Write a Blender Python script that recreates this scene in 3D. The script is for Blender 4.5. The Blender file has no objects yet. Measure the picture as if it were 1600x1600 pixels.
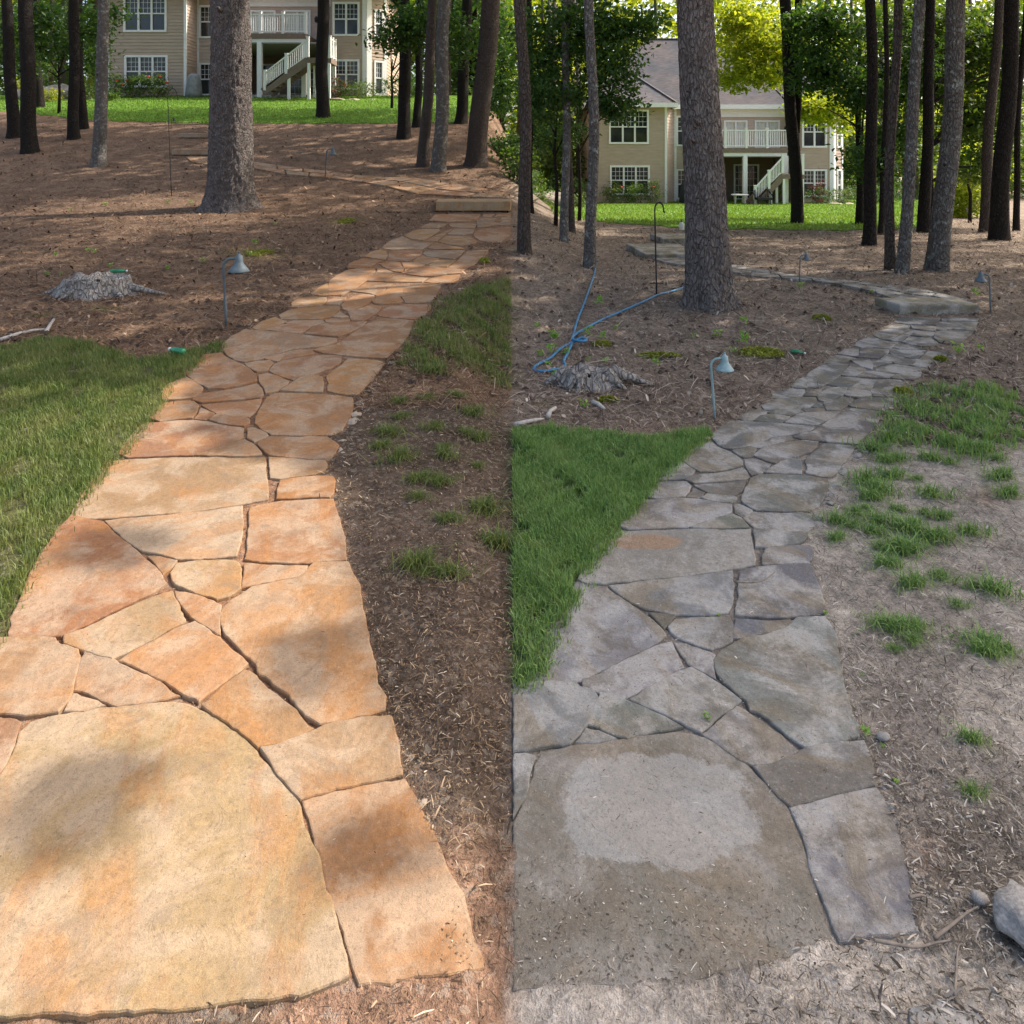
import bpy, bmesh, math, random
import numpy as np
from mathutils import Vector, noise as mnoise
random.seed(7); rng = np.random.default_rng(7)
R = math.radians
scene = bpy.context.scene
C = scene.collection

# ------------------------------------------------------------------ camera, sky, sun, exposure
F, YH, CX, HC = 1133.0, 250.0, 800.0, 1.6        # focal length in 1/1600ths of the picture, horizon row, centre column, eye height
cam = bpy.data.cameras.new('camera'); camo = bpy.data.objects.new('camera', cam); C.objects.link(camo)
camo.location = (0, 0, HC); camo.rotation_euler = (R(90), 0, 0)
cam.sensor_width = 36; cam.lens = 36 * F / 1600; cam.shift_y = -(800 - YH) / 1600
cam.clip_start = 0.05; cam.clip_end = 1000
scene.camera = camo
SUN_EL, SUN_AZ = 48.0, math.degrees(math.atan2(0.93, 0.36))      # azimuth from +Y towards +X
w = bpy.data.worlds.new('World'); scene.world = w; w.use_nodes = True
nt = w.node_tree; bg = nt.nodes['Background']
sky = nt.nodes.new('ShaderNodeTexSky'); sky.sky_type = 'NISHITA'; sky.sun_disc = False
sky.sun_elevation = R(SUN_EL); sky.sun_rotation = R(SUN_AZ); sky.air_density = 1.0; sky.dust_density = 5.0; sky.ozone_density = 0.3
nt.links.new(sky.outputs[0], bg.inputs[0]); bg.inputs[1].default_value = 0.15
SV = Vector((math.sin(R(SUN_AZ)) * math.cos(R(SUN_EL)), math.cos(R(SUN_AZ)) * math.cos(R(SUN_EL)), math.sin(R(SUN_EL))))
sl = bpy.data.lights.new('sun', 'SUN'); sl.energy = 2.6; sl.angle = R(0.55); sl.color = (1.0, 0.93, 0.85)
so = bpy.data.objects.new('sun', sl); C.objects.link(so); so.rotation_euler = (-SV).to_track_quat('-Z', 'Y').to_euler()
so.location = (20, 8, 30)
vs = scene.view_settings; vs.view_transform = 'Standard'; vs.look = 'None'; vs.gamma = 1; vs.use_curve_mapping = False
vs.exposure = 1.3
scene.cycles.max_bounces = 5; scene.cycles.diffuse_bounces = 3; scene.cycles.transmission_bounces = 2; scene.cycles.transparent_max_bounces = 4
scene.cycles.sample_clamp_indirect = 6; scene.cycles.use_light_tree = False; scene.cycles.caustics_reflective = False; scene.cycles.caustics_refractive = False

# ------------------------------------------------------------------ mesh helpers
def tag(o, label=None, cat=None, group=None, kind=None):
    if label: o['label'] = label
    if cat: o['category'] = cat
    if group: o['group'] = group
    if kind: o['kind'] = kind
    return o
def link(name, me, mat=None, parent=None):
    o = bpy.data.objects.new(name, me); C.objects.link(o)
    if mat and me and not me.materials: me.materials.append(mat)
    if parent: o.parent = parent
    return o
def empty(name, loc=(0, 0, 0), rz=0):
    o = bpy.data.objects.new(name, None); C.objects.link(o); o.location = loc; o.rotation_euler = (0, 0, rz)
    o.empty_display_size = 0.2
    return o
def mesh_np(name, v, f, smooth=False):
    v = np.asarray(v, dtype=np.float32); f = np.asarray(f, dtype=np.int32); k = f.shape[1]
    me = bpy.data.meshes.new(name)
    me.vertices.add(len(v)); me.vertices.foreach_set('co', v.ravel())
    me.loops.add(f.size); me.loops.foreach_set('vertex_index', f.ravel())
    me.polygons.add(len(f)); me.polygons.foreach_set('loop_start', np.arange(0, f.size, k, dtype=np.int32))
    me.polygons.foreach_set('loop_total', np.full(len(f), k, dtype=np.int32))
    if smooth: me.polygons.foreach_set('use_smooth', np.ones(len(f), dtype=bool))
    me.update(calc_edges=True); me.validate()
    return me
class MB:
    def __init__(s): s.v = []; s.f = []
    def quad(s, a, b, c, d):
        n = len(s.v); s.v += [tuple(a), tuple(b), tuple(c), tuple(d)]; s.f.append((n, n+1, n+2, n+3)); return s
    def poly(s, pts):
        n = len(s.v); s.v += [tuple(p) for p in pts]; s.f.append(tuple(range(n, n+len(pts)))); return s
    def box(s, x0, x1, y0, y1, z0, z1):
        n = len(s.v)
        s.v += [(x0,y0,z0),(x1,y0,z0),(x1,y1,z0),(x0,y1,z0),(x0,y0,z1),(x1,y0,z1),(x1,y1,z1),(x0,y1,z1)]
        for q in ((0,3,2,1),(4,5,6,7),(0,1,5,4),(1,2,6,5),(2,3,7,6),(3,0,4,7)): s.f.append(tuple(n+i for i in q))
        return s
    def bar(s, a, b, wx, wz, up=(0,0,1)):           # rectangular bar between two points
        a = Vector(a); b = Vector(b); d = (b-a).normalized(); u = Vector(up); sd = d.cross(u)
        if sd.length < 1e-4: sd = d.cross(Vector((0,1,0)))
        sd.normalize(); u = sd.cross(d).normalized(); n = len(s.v)
        for p in (a, b):
            for i, j in ((-1,-1),(1,-1),(1,1),(-1,1)): s.v.append(tuple(p + sd*i*wx/2 + u*j*wz/2))
        for q in ((0,1,2,3),(7,6,5,4),(0,4,5,1),(1,5,6,2),(2,6,7,3),(3,7,4,0)): s.f.append(tuple(n+i for i in q))
        return s
    def tube(s, pts, rad, seg=8, cap=True):
        pts = [Vector(p) for p in pts]; n0 = len(s.v); m = len(pts)
        rads = rad if isinstance(rad, (list, tuple)) else [rad]*m
        px = None
        for i, p in enumerate(pts):
            d = (pts[min(i+1, m-1)] - pts[max(i-1, 0)]).normalized()
            if px is None: px = d.orthogonal().normalized()
            px = (px - d*px.dot(d)).normalized(); py = d.cross(px)
            for k in range(seg):
                a = 2*math.pi*k/seg; s.v.append(tuple(p + (px*math.cos(a) + py*math.sin(a))*rads[i]))
        for i in range(m-1):
            for k in range(seg):
                k2 = (k+1) % seg; a = n0+i*seg
                s.f.append((a+k, a+k2, a+seg+k2, a+seg+k))
        if cap:
            s.f.append(tuple(n0+k for k in reversed(range(seg)))); s.f.append(tuple(n0+(m-1)*seg+k for k in range(seg)))
        return s
    def lathe(s, prof, seg=16, c=(0,0,0)):
        n0 = len(s.v); m = len(prof)
        for r_, z in prof:
            for k in range(seg):
                a = 2*math.pi*k/seg; s.v.append((c[0]+r_*math.cos(a), c[1]+r_*math.sin(a), c[2]+z))
        for i in range(m-1):
            for k in range(seg):
                k2 = (k+1) % seg; a = n0+i*seg
                s.f.append((a+k, a+k2, a+seg+k2, a+seg+k))
        s.f.append(tuple(n0+k for k in reversed(range(seg)))); s.f.append(tuple(n0+(m-1)*seg+k for k in range(seg)))
        return s
    def build(s, name, mat=None, parent=None, smooth=False):
        me = bpy.data.meshes.new(name); me.from_pydata(s.v, [], s.f); me.update()
        if smooth:
            me.polygons.foreach_set('use_smooth', np.ones(len(me.polygons), dtype=bool))
        return link(name, me, mat, parent)
def copy_tree(o, parent=None):
    c = o.copy(); C.objects.link(c); c.parent = parent
    for ch in [x for x in C.objects if x.parent == o]: copy_tree(ch, c)
    return c

# ------------------------------------------------------------------ materials
def new_mat(name, rough=0.85, spec=0.3):
    m = bpy.data.materials.new(name); m.use_nodes = True; t = m.node_tree; b = t.nodes['Principled BSDF']
    b.inputs['Roughness'].default_value = rough; b.inputs['Specular IOR Level'].default_value = spec
    return m, t, b
def nd(t, typ, ins=None, **props):
    n = t.nodes.new('ShaderNode' + typ)
    for k, v in props.items(): setattr(n, k, v)
    for k, v in (ins or {}).items():
        s = n.inputs[k]
        if isinstance(v, bpy.types.NodeSocket): t.links.new(v, s)
        else: s.default_value = v
    return n
def c4(c): return (c[0], c[1], c[2], 1)
def ramp(t, fac, stops):
    n = t.nodes.new('ShaderNodeValToRGB'); t.links.new(fac, n.inputs[0]); e = n.color_ramp.elements
    while len(e) > len(stops): e.remove(e[-1])
    while len(e) < len(stops): e.new(0.5)
    for i, (p, c) in enumerate(stops): e[i].position = p; e[i].color = c4(c) if not isinstance(c, (int, float)) else (c, c, c, 1)
    return n.outputs[0]
def mix(t, fac, a, b, mode='MIX'):
    n = t.nodes.new('ShaderNodeMix'); n.data_type = 'RGBA'; n.blend_type = mode
    for s, v in ((n.inputs[0], fac), (n.inputs[6], a), (n.inputs[7], b)):
        if isinstance(v, bpy.types.NodeSocket): t.links.new(v, s)
        else: s.default_value = v if isinstance(v, (int, float)) else c4(v)
    return n.outputs[2]
def mth(t, op, a, b=None, clamp=False):
    n = t.nodes.new('ShaderNodeMath'); n.operation = op; n.use_clamp = clamp
    for i, v in enumerate((a, b)):
        if v is None: continue
        if isinstance(v, bpy.types.NodeSocket): t.links.new(v, n.inputs[i])
        else: n.inputs[i].default_value = v
    return n.outputs[0]
def bump(t, b, h, strength=0.4, dist=0.01):
    n = nd(t, 'Bump', {'Height': h, 'Strength': strength, 'Distance': dist}); t.links.new(n.outputs[0], b.inputs['Normal'])
def noisef(t, vec, scale, detail=4, rough=0.6, dist=0.0):
    return nd(t, 'TexNoise', {'Vector': vec, 'Scale': scale, 'Detail': detail, 'Roughness': rough, 'Distortion': dist}).outputs[0]

M = {}
def m_plain(name, col, rough=0.7, var=0.15, scale=8, spec=0.3, bumpd=0.0, metal=0.0):
    m, t, b = new_mat(name, rough, spec)
    tc = nd(t, 'TexCoord').outputs['Object']; n = noisef(t, tc, scale, 5)
    lo = [c*(1-var) for c in col]; hi = [min(1, c*(1+var)) for c in col]
    t.links.new(ramp(t, n, [(0.3, lo), (0.7, hi)]), b.inputs['Base Color']); b.inputs['Metallic'].default_value = metal
    if bumpd: bump(t, b, noisef(t, tc, scale*6, 4), 0.5, bumpd)
    M[name] = m; return m
def m_leaf(name, c1, c2, trans=0.45, rough=0.55, patch=None):
    m, t, b = new_mat(name, rough, 0.35); out = t.nodes['Material Output']
    g = nd(t, 'NewGeometry').outputs['Random Per Island']
    col = ramp(t, g, [(0.0, c1), (1.0, c2)])
    if patch: col = mix(t, mth(t, 'MULTIPLY', ramp(t, noisef(t, nd(t, 'TexCoord').outputs['Object'], patch[1], 4, 0.7), [(0.42, 0.0), (0.62, 1.0)]), patch[2]), col, mix(t, g, patch[0], c2))
    t.links.new(col, b.inputs['Base Color'])
    tr = nd(t, 'BsdfTranslucent', {'Color': mix(t, 1.0, col, (1.25, 1.2, 0.45), 'MULTIPLY')})
    ms = nd(t, 'MixShader', {0: trans, 1: b.outputs[0], 2: tr.outputs[0]})
    t.links.new(ms.outputs[0], out.inputs[0]); M[name] = m; return m
def m_bits(name, stops, rough=0.9):
    m, t, b = new_mat(name, rough, 0.1); g = nd(t, 'NewGeometry').outputs['Random Per Island']
    t.links.new(ramp(t, g, stops), b.inputs['Base Color']); M[name] = m; return m
def m_bark(name, lo, hi, lichen=0.35, scale=16, lcol=(0.30, 0.32, 0.28)):
    m, t, b = new_mat(name, 0.95, 0.1)
    tc = nd(t, 'TexCoord').outputs['Object']; rnd = nd(t, 'ObjectInfo').outputs['Random']
    off = nd(t, 'VectorMath', {0: tc, 1: nd(t, 'CombineXYZ', {0: mth(t, 'MULTIPLY', rnd, 31.0), 2: mth(t, 'MULTIPLY', rnd, 57.0)}).outputs[0]}, operation='ADD').outputs[0]
    mp = nd(t, 'Mapping', {'Vector': off, 'Scale': (1, 1, 0.36)}).outputs[0]
    wob = nd(t, 'VectorMath', {0: mp, 1: nd(t, 'VectorMath', {0: nd(t, 'TexNoise', {'Vector': mp, 'Scale': 9.0, 'Detail': 3.0}).outputs['Color'], 1: (0.09, 0.09, 0.09)}, operation='MULTIPLY').outputs[0]}, operation='ADD').outputs[0]
    vo = nd(t, 'TexVoronoi', {'Vector': wob, 'Scale': scale}, feature='DISTANCE_TO_EDGE').outputs[0]
    fine = noisef(t, mp, 70, 5, 0.7); big = noisef(t, off, 3.5, 4)
    col = ramp(t, fine, [(0.3, lo), (0.72, hi)])
    col = mix(t, mth(t, 'MULTIPLY', big, 0.45), col, (lo[0]*1.9, lo[1]*1.5, lo[2]*1.25))
    lm = ramp(t, noisef(t, off, 11, 6, 0.75), [(0.62-0.12*lichen, 0.0), (0.70-0.08*lichen, 1.0)])
    col = mix(t, mth(t, 'MULTIPLY', lm, lichen), col, lcol)
    t.links.new(col, b.inputs['Base Color'])
    hgt = mth(t, 'ADD', ramp(t, vo, [(0.0, 0.0), (0.16, 1.0)]), mth(t, 'MULTIPLY', fine, 0.7))
    bump(t, b, hgt, 1.0, 0.035); M[name] = m; return m
m_bark('bark_pine', (0.085, 0.072, 0.064), (0.36, 0.325, 0.30), 0.45, 30)
m_bark('bark_dark', (0.016, 0.014, 0.012), (0.062, 0.055, 0.048), 0.15, 30)
m_bark('bark_lichen', (0.10, 0.092, 0.082), (0.25, 0.235, 0.215), 0.8, 32, (0.42, 0.45, 0.40))
m_bark('bark_brown', (0.06, 0.048, 0.04), (0.17, 0.145, 0.125), 0.2, 30)
m_bark('stump_wood', (0.24, 0.225, 0.205), (0.60, 0.57, 0.52), 0.25, 26)
def m_stone(name, pale, stain, stain_amt, warm, warm_amt, patch=None, dust=0.0, dark_amt=0.25, rel=0.7):
    m, t, b = new_mat(name, 0.86, 0.25)
    tc = nd(t, 'TexCoord').outputs['Object']; oi = nd(t, 'ObjectInfo'); rnd = oi.outputs['Random']; base = oi.outputs['Color']
    cmb = nd(t, 'CombineXYZ', {0: mth(t, 'MULTIPLY', rnd, 43.0), 1: mth(t, 'MULTIPLY', rnd, 91.0), 2: mth(t, 'MULTIPLY', rnd, 17.0)}).outputs[0]
    p = nd(t, 'VectorMath', {0: tc, 1: cmb}, operation='ADD').outputs[0]
    rot = nd(t, 'VectorRotate', {'Vector': p, 'Angle': mth(t, 'MULTIPLY', rnd, 6.28), 'Axis': (0, 0, 1)}, rotation_type='AXIS_ANGLE').outputs[0]
    st = nd(t, 'Mapping', {'Vector': rot, 'Scale': (1.0, 2.1, 1.0)}).outputs[0]
    cloud = noisef(t, p, 4.5, 5, 0.62, 0.6); vein = noisef(t, st, 3.0, 5, 0.58, 0.9); spot = noisef(t, p, 7.5, 5, 0.7, 1.2)
    fine = noisef(t, p, 55, 4, 0.75); grain = noisef(t, tc, 420, 2, 0.6); blot = noisef(t, p, 13, 5, 0.7, 0.4)
    col = mix(t, ramp(t, cloud, [(0.44, 0.0), (0.56, 0.9)]), base, mix(t, 0.72, base, pale))
    col = mix(t, mth(t, 'MULTIPLY', ramp(t, vein, [(0.48, 0.0), (0.62, 1.0)]), warm_amt), col, warm)
    col = mix(t, mth(t, 'MULTIPLY', ramp(t, mth(t, 'ADD', mth(t, 'MULTIPLY', blot, 0.5), mth(t, 'MULTIPLY', fine, 0.5)), [(0.51, 0.0), (0.60, 1.0)]), stain_amt*0.7), col, stain)
    col = mix(t, mth(t, 'MULTIPLY', mth(t, 'MULTIPLY', ramp(t, spot, [(0.56, 0.0), (0.66, 1.0)]), ramp(t, fine, [(0.38, 0.2), (0.6, 1.0)])), stain_amt*1.3, True), col, stain)
    dk = noisef(t, p, 2.6, 6, 0.68, 1.0)
    col = mix(t, mth(t, 'MULTIPLY', ramp(t, dk, [(0.50, 0.0), (0.59, 1.0)]), dark_amt), col, mix(t, 0.6, col, stain))
    if patch:                                      # a scrubbed light patch with its own ragged outline
        (cx, cy), (rx, ry), pcol, ecol = patch
        sp = nd(t, 'SeparateXYZ', {0: tc}); dx = mth(t, 'DIVIDE', mth(t, 'SUBTRACT', sp.outputs[0], cx), rx); dy = mth(t, 'DIVIDE', mth(t, 'SUBTRACT', sp.outputs[1], cy), ry)
        d = mth(t, 'SQRT', mth(t, 'ADD', mth(t, 'POWER', mth(t, 'ABSOLUTE', dx), 2.6), mth(t, 'POWER', mth(t, 'ABSOLUTE', dy), 2.6)))
        d = mth(t, 'ADD', d, mth(t, 'MULTIPLY', mth(t, 'SUBTRACT', noisef(t, tc, 9, 6, 0.72), 0.5), 1.3))
        col = mix(t, mth(t, 'MULTIPLY', ramp(t, d, [(0.9, 1.0), (1.02, 0.0)]), 0.8), mix(t, 0.55, col, ecol), mix(t, mth(t, 'MULTIPLY', fine, 0.7), pcol, col))
    if dust:
        col = mix(t, mth(t, 'MULTIPLY', ramp(t, mth(t, 'ADD', mth(t, 'MULTIPLY', cloud, 0.6), mth(t, 'MULTIPLY', fine, 0.4)), [(0.5, 0.0), (0.66, 1.0)]), dust), col, (0.33, 0.30, 0.27))
    pit = noisef(t, p, 150, 3, 0.6)
    col = mix(t, mth(t, 'MULTIPLY', ramp(t, pit, [(0.60, 0.0), (0.66, 1.0)]), 0.55), col, stain)
    col = mix(t, mth(t, 'MULTIPLY', ramp(t, pit, [(0.32, 1.0), (0.38, 0.0)]), 0.35), col, pale)
    g2 = ramp(t, mth(t, 'ADD', mth(t, 'MULTIPLY', fine, 0.6), mth(t, 'MULTIPLY', grain, 0.4)), [(0.34, 0.68), (0.66, 1.27)])
    col = mix(t, 1.0, col, g2, 'MULTIPLY')
    t.links.new(col, b.inputs['Base Color'])
    t.links.new(ramp(t, fine, [(0.3, 0.75), (0.7, 0.95)]), b.inputs['Roughness'])
    terr = ramp(t, vein, [(0.40, 0.0), (0.44, 0.3), (0.56, 0.36), (0.58, 0.7), (0.7, 1.0)])
    flake = ramp(t, spot, [(0.47, 0.0), (0.49, 0.45), (0.57, 0.5), (0.585, 1.0)])
    hgt = mth(t, 'ADD', mth(t, 'MULTIPLY', fine, 0.6), mth(t, 'ADD', mth(t, 'ADD', mth(t, 'MULTIPLY', flake, 0.26), mth(t, 'MULTIPLY', terr, 0.34)), mth(t, 'MULTIPLY', grain, 0.22)))
    bump(t, b, hgt, rel, 0.007); M[name] = m; return m
m_stone('clean_stone', (0.40, 0.295, 0.195), (0.15, 0.115, 0.085), 0.45, (0.34, 0.15, 0.045), 0.5, None, 0.0, 0.3, 0.45)
m_stone('dirty_stone', (0.40, 0.385, 0.355), (0.11, 0.09, 0.065), 0.6, (0.235, 0.185, 0.115), 0.6, None, 0.75, 0.9)
M['leaf_shade'] = m_leaf('leaf_shade', (0.035, 0.075, 0.018), (0.08, 0.14, 0.03), 0.3)
m_leaf('leaf_dark', (0.022, 0.068, 0.018), (0.085, 0.17, 0.035), 0.42)
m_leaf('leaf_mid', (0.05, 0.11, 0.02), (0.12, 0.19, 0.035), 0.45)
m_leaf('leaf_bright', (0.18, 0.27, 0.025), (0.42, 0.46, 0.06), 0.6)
m_leaf('leaf_lime', (0.22, 0.28, 0.03), (0.42, 0.42, 0.06), 0.45)
m_leaf('leaf_rose', (0.06, 0.11, 0.03), (0.16, 0.22, 0.07), 0.35)
m_leaf('leaf_red', (0.09, 0.02, 0.02), (0.17, 0.04, 0.035), 0.4)
m_leaf('grass_sun', (0.05, 0.10, 0.02), (0.22, 0.27, 0.08), 0.35, 0.55, ((0.30, 0.26, 0.12), 5.0, 0.7))
m_leaf('grass_cool', (0.05, 0.14, 0.035), (0.28, 0.42, 0.13), 0.3, 0.55, ((0.24, 0.26, 0.12), 5.0, 0.5))
m_leaf('grass_far', (0.075, 0.16, 0.02), (0.19, 0.29, 0.05), 0.35, 0.55, ((0.22, 0.27, 0.05), 0.6, 0.6))
m_leaf('weed_leaf', (0.13, 0.30, 0.05), (0.30, 0.46, 0.10), 0.4)
m_leaf('moss_leaf', (0.14, 0.17, 0.015), (0.33, 0.33, 0.03), 0.2)
m_plain('rose_bloom', (0.62, 0.06, 0.05), 0.6, 0.3)
m_bits('chips_left', [(0.0, (0.035, 0.024, 0.016)), (0.45, (0.13, 0.085, 0.052)), (0.8, (0.27, 0.18, 0.105)), (0.96, (0.42, 0.31, 0.20)), (1.0, (0.58, 0.49, 0.37))])
m_bits('chips_right', [(0.0, (0.05, 0.04, 0.03)), (0.5, (0.17, 0.14, 0.11)), (0.85, (0.30, 0.26, 0.215)), (0.95, (0.45, 0.40, 0.33)), (1.0, (0.62, 0.57, 0.49))])
m_bits('duff_left', [(0.0, (0.03, 0.018, 0.012)), (0.4, (0.14, 0.078, 0.045)), (0.8, (0.28, 0.17, 0.10)), (1.0, (0.46, 0.33, 0.22))])
m_bits('duff_right', [(0.0, (0.04, 0.027, 0.02)), (0.4, (0.17, 0.12, 0.088)), (0.8, (0.33, 0.25, 0.19)), (1.0, (0.55, 0.46, 0.36))])
m_plain('white_trim', (0.78, 0.77, 0.74), 0.5, 0.05)
m_plain('gate_grey', (0.25, 0.25, 0.25), 0.5, 0.1)
m_plain('deck_brown', (0.20, 0.145, 0.11), 0.7, 0.15)
m_plain('ceiling_grey', (0.30, 0.30, 0.27), 0.8, 0.06)
m_plain('dark_cover', (0.03, 0.033, 0.04), 0.7, 0.3, 5)
m_plain('grey_cover', (0.22, 0.22, 0.22), 0.7, 0.3, 5)
m_plain('wicker_black', (0.018, 0.018, 0.02), 0.6, 0.3, 30)
m_plain('cushion_white', (0.62, 0.58, 0.52), 0.9, 0.25, 22)
m_plain('curtain', (0.55, 0.56, 0.50), 0.9, 0.1)
m_plain('lamp_green', (0.10, 0.13, 0.14), 0.55, 0.18, 30, 0.4, 0.0005)
m_plain('lamp_verdigris', (0.23, 0.33, 0.33), 0.55, 0.2, 30, 0.4, 0.0005)
m_plain('iron_dark', (0.022, 0.022, 0.022), 0.6, 0.3)
m_plain('hose_blue', (0.045, 0.19, 0.33), 0.5, 0.15, 30, 0.4)
m_plain('jug_plastic', (0.66, 0.66, 0.56), 0.35, 0.06)
m_plain('black_plastic', (0.02, 0.02, 0.02), 0.4, 0.1)
m_plain('cap_white', (0.75, 0.75, 0.72), 0.4, 0.05)
m_plain('twig', (0.22, 0.18, 0.145), 0.9, 0.35, 40)
m_plain('twig_pale', (0.42, 0.38, 0.33), 0.9, 0.3, 40)
m_plain('rock_grey', (0.36, 0.335, 0.305), 0.95, 0.4, 9, 0.2, 0.012)
m_plain('rubble_clean', (0.36, 0.29, 0.22), 0.95, 0.35, 18, 0.2, 0.004)
m_plain('rubble_dirty', (0.30, 0.28, 0.25), 0.95, 0.35, 18, 0.2, 0.004)
m_plain('boulder', (0.23, 0.20, 0.165), 0.95, 0.3, 4, 0.2, 0.02)
m_plain('cone_brown', (0.045, 0.03, 0.022), 0.95, 0.3, 30)
m, t, b = new_mat('green_plastic', 0.25, 0.5); b.inputs['Base Color'].default_value = (0.02, 0.20, 0.07, 1)
t.links.new(ramp(t, noisef(t, nd(t, 'TexCoord').outputs['Object'], 30, 3), [(0.3, (0.01, 0.12, 0.04)), (0.7, (0.03, 0.28, 0.11))]), b.inputs['Base Color']); M['green_plastic'] = m
m, t, b = new_mat('glass_dark', 0.08, 0.5)
t.links.new(ramp(t, noisef(t, nd(t, 'TexCoord').outputs['Object'], 1.4, 3), [(0.35, (0.012, 0.015, 0.02)), (0.7, (0.04, 0.045, 0.05))]), b.inputs['Base Color']); M['glass_dark'] = m
def m_siding(name, col):
    m, t, b = new_mat(name, 0.75, 0.25); tc = nd(t, 'TexCoord').outputs['Object']
    mp = nd(t, 'Mapping', {'Vector': tc, 'Scale': (1.5, 1.5, 6.5)}).outputs[0]
    t.links.new(ramp(t, noisef(t, mp, 1.2, 4), [(0.3, [c*0.88 for c in col]), (0.7, [c*1.1 for c in col])]), b.inputs['Base Color']); M[name] = m
m_siding('siding', (0.44, 0.34, 0.26)); m_siding('siding_pink', (0.50, 0.40, 0.33)); m_siding('porch_brown', (0.22, 0.16, 0.12))
m, t, b = new_mat('shingles', 0.95, 0.1); tc = nd(t, 'TexCoord').outputs['Object']
br = nd(t, 'TexNoise', {'Vector': nd(t, 'Mapping', {'Vector': tc, 'Scale': (1.0, 1.0, 7.0)}).outputs[0], 'Scale': 3.2, 'Detail': 5.0, 'Roughness': 0.7}).outputs[0]
cl = mix(t, ramp(t, noisef(t, tc, 0.5, 4), [(0.4, 0.0), (0.65, 1.0)]), (0.10, 0.10, 0.108), (0.15, 0.13, 0.122))
t.links.new(mix(t, 1.0, cl, ramp(t, br, [(0.3, 0.65), (0.7, 1.3)]), 'MULTIPLY'), b.inputs['Base Color']); M['shingles'] = m
# ground: base colour per place is in the colour attribute, the nodes add grain and relief
m, t, b = new_mat('ground', 0.97, 0.08); tc = nd(t, 'TexCoord').outputs['Object']
zc = nd(t, 'Attribute', attribute_name='zone').outputs['Color']
n1 = noisef(t, tc, 2.2, 4, 0.65); n2 = noisef(t, tc, 24, 4, 0.78); n3 = noisef(t, tc, 140, 3, 0.8)
g = mth(t, 'ADD', mth(t, 'MULTIPLY', n1, 0.3), mth(t, 'ADD', mth(t, 'MULTIPLY', n2, 0.4), mth(t, 'MULTIPLY', n3, 0.3)))
col = mix(t, 1.0, zc, ramp(t, g, [(0.38, 0.35), (0.5, 1.0), (0.62, 1.9)]), 'MULTIPLY')
vo = nd(t, 'TexVoronoi', {'Vector': tc, 'Scale': 60.0, 'Randomness': 1.0}).outputs['Color']
col = mix(t, mth(t, 'MULTIPLY', ramp(t, nd(t, 'SeparateColor', {0: vo}).outputs[0], [(0.86, 0.0), (0.9, 1.0)]), 0.5), col, mix(t, 0.5, zc, (0.42, 0.36, 0.29)))
t.links.new(col, b.inputs['Base Color'])
bump(t, b, mth(t, 'ADD', mth(t, 'MULTIPLY', n2, 1.0), mth(t, 'MULTIPLY', n3, 0.5)), 0.8, 0.02); M['ground'] = m
m, t, b = new_mat('lawn', 0.9, 0.1); tc = nd(t, 'TexCoord').outputs['Object']
g = mth(t, 'ADD', mth(t, 'MULTIPLY', noisef(t, tc, 0.7, 5), 0.45), mth(t, 'MULTIPLY', noisef(t, tc, 14, 6, 0.8), 0.55))
t.links.new(ramp(t, g, [(0.3, (0.06, 0.14, 0.015)), (0.55, (0.13, 0.26, 0.028)), (0.75, (0.22, 0.34, 0.05))]), b.inputs['Base Color'])
bump(t, b, noisef(t, tc, 18, 6, 0.8), 1.0, 0.06); M['lawn'] = m

# ------------------------------------------------------------------ terrain: left yard climbs to its house, right yard is nearly level
LY = [(0.0, 0.0), (13.84, 0.611), (15.0, 0.76), (16.2, 0.885), (18.5, 1.273), (21.0, 1.785), (23.0, 2.31), (26.0, 2.93), (30.0, 3.72), (36.0, 4.746), (60.0, 6.0), (250.0, 6.0)]
RY = [(0.0, 0.0), (6.8, 0.150), (7.5, 0.195), (8.6, 0.170), (11.5, 0.08), (14.5, 0.0), (19.0, -0.08), (28.0, -0.48), (39.0, -0.741), (60.0, -0.8), (250.0, -0.8)]
def sstep(a, b, x): t_ = np.clip((x-a)/(b-a), 0, 1); return t_*t_*(3-2*t_)
lD, lZ = np.array(LY).T; rD, rZ = np.array(RY).T
def terrain(X, Y):
    X = np.asarray(X, float); Y = np.maximum(np.asarray(Y, float), 0.3)
    zl = np.interp(Y, lD, lZ); zr = np.interp(Y, rD, rZ); u = X / Y
    k = sstep(5.0, 8.0, Y); far = sstep(15.0, 24.0, Y)
    a = -0.085 + 0.06*k - 0.02*far; bb = 0.0 + 0.14*k - 0.095*far
    tt = sstep(a, bb, u)
    return zl*(1-tt) + zr*tt
DS = np.geomspace(0.6, 90, 900)
def at(px, py, up=0.0):
    """point of the ground seen at a picture position"""
    u = (px-CX)/F; g = HC - DS*(py-YH)/F - terrain(u*DS, DS) - up
    i = np.argmax(g < 0)
    if g[i] >= 0: i = len(DS)-1
    if i == 0: D = DS[0]
    else: D = DS[i-1] + (DS[i]-DS[i-1])*g[i-1]/(g[i-1]-g[i])
    return Vector((u*D, D, HC - D*(py-YH)/F))
def atD(px, py, D): return Vector(((px-CX)/F*D, D, HC - D*(py-YH)/F))
def proj(X, Y, Z): Y = np.maximum(Y, 0.05); return CX + F*X/Y, YH + F*(HC-Z)/Y
def gz(x, y): return float(terrain(x, y))
def in_poly(px, py, poly):
    px = np.asarray(px); py = np.asarray(py); ins = np.zeros(px.shape, bool); n = len(poly); j = n-1
    for i in range(n):
        xi, yi = poly[i]; xj, yj = poly[j]
        c = ((yi > py) != (yj > py)) & (px < (xj-xi)*(py-yi)/((yj-yi) if yj != yi else 1e-9)+xi)
        ins ^= c; j = i
    return ins
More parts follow.
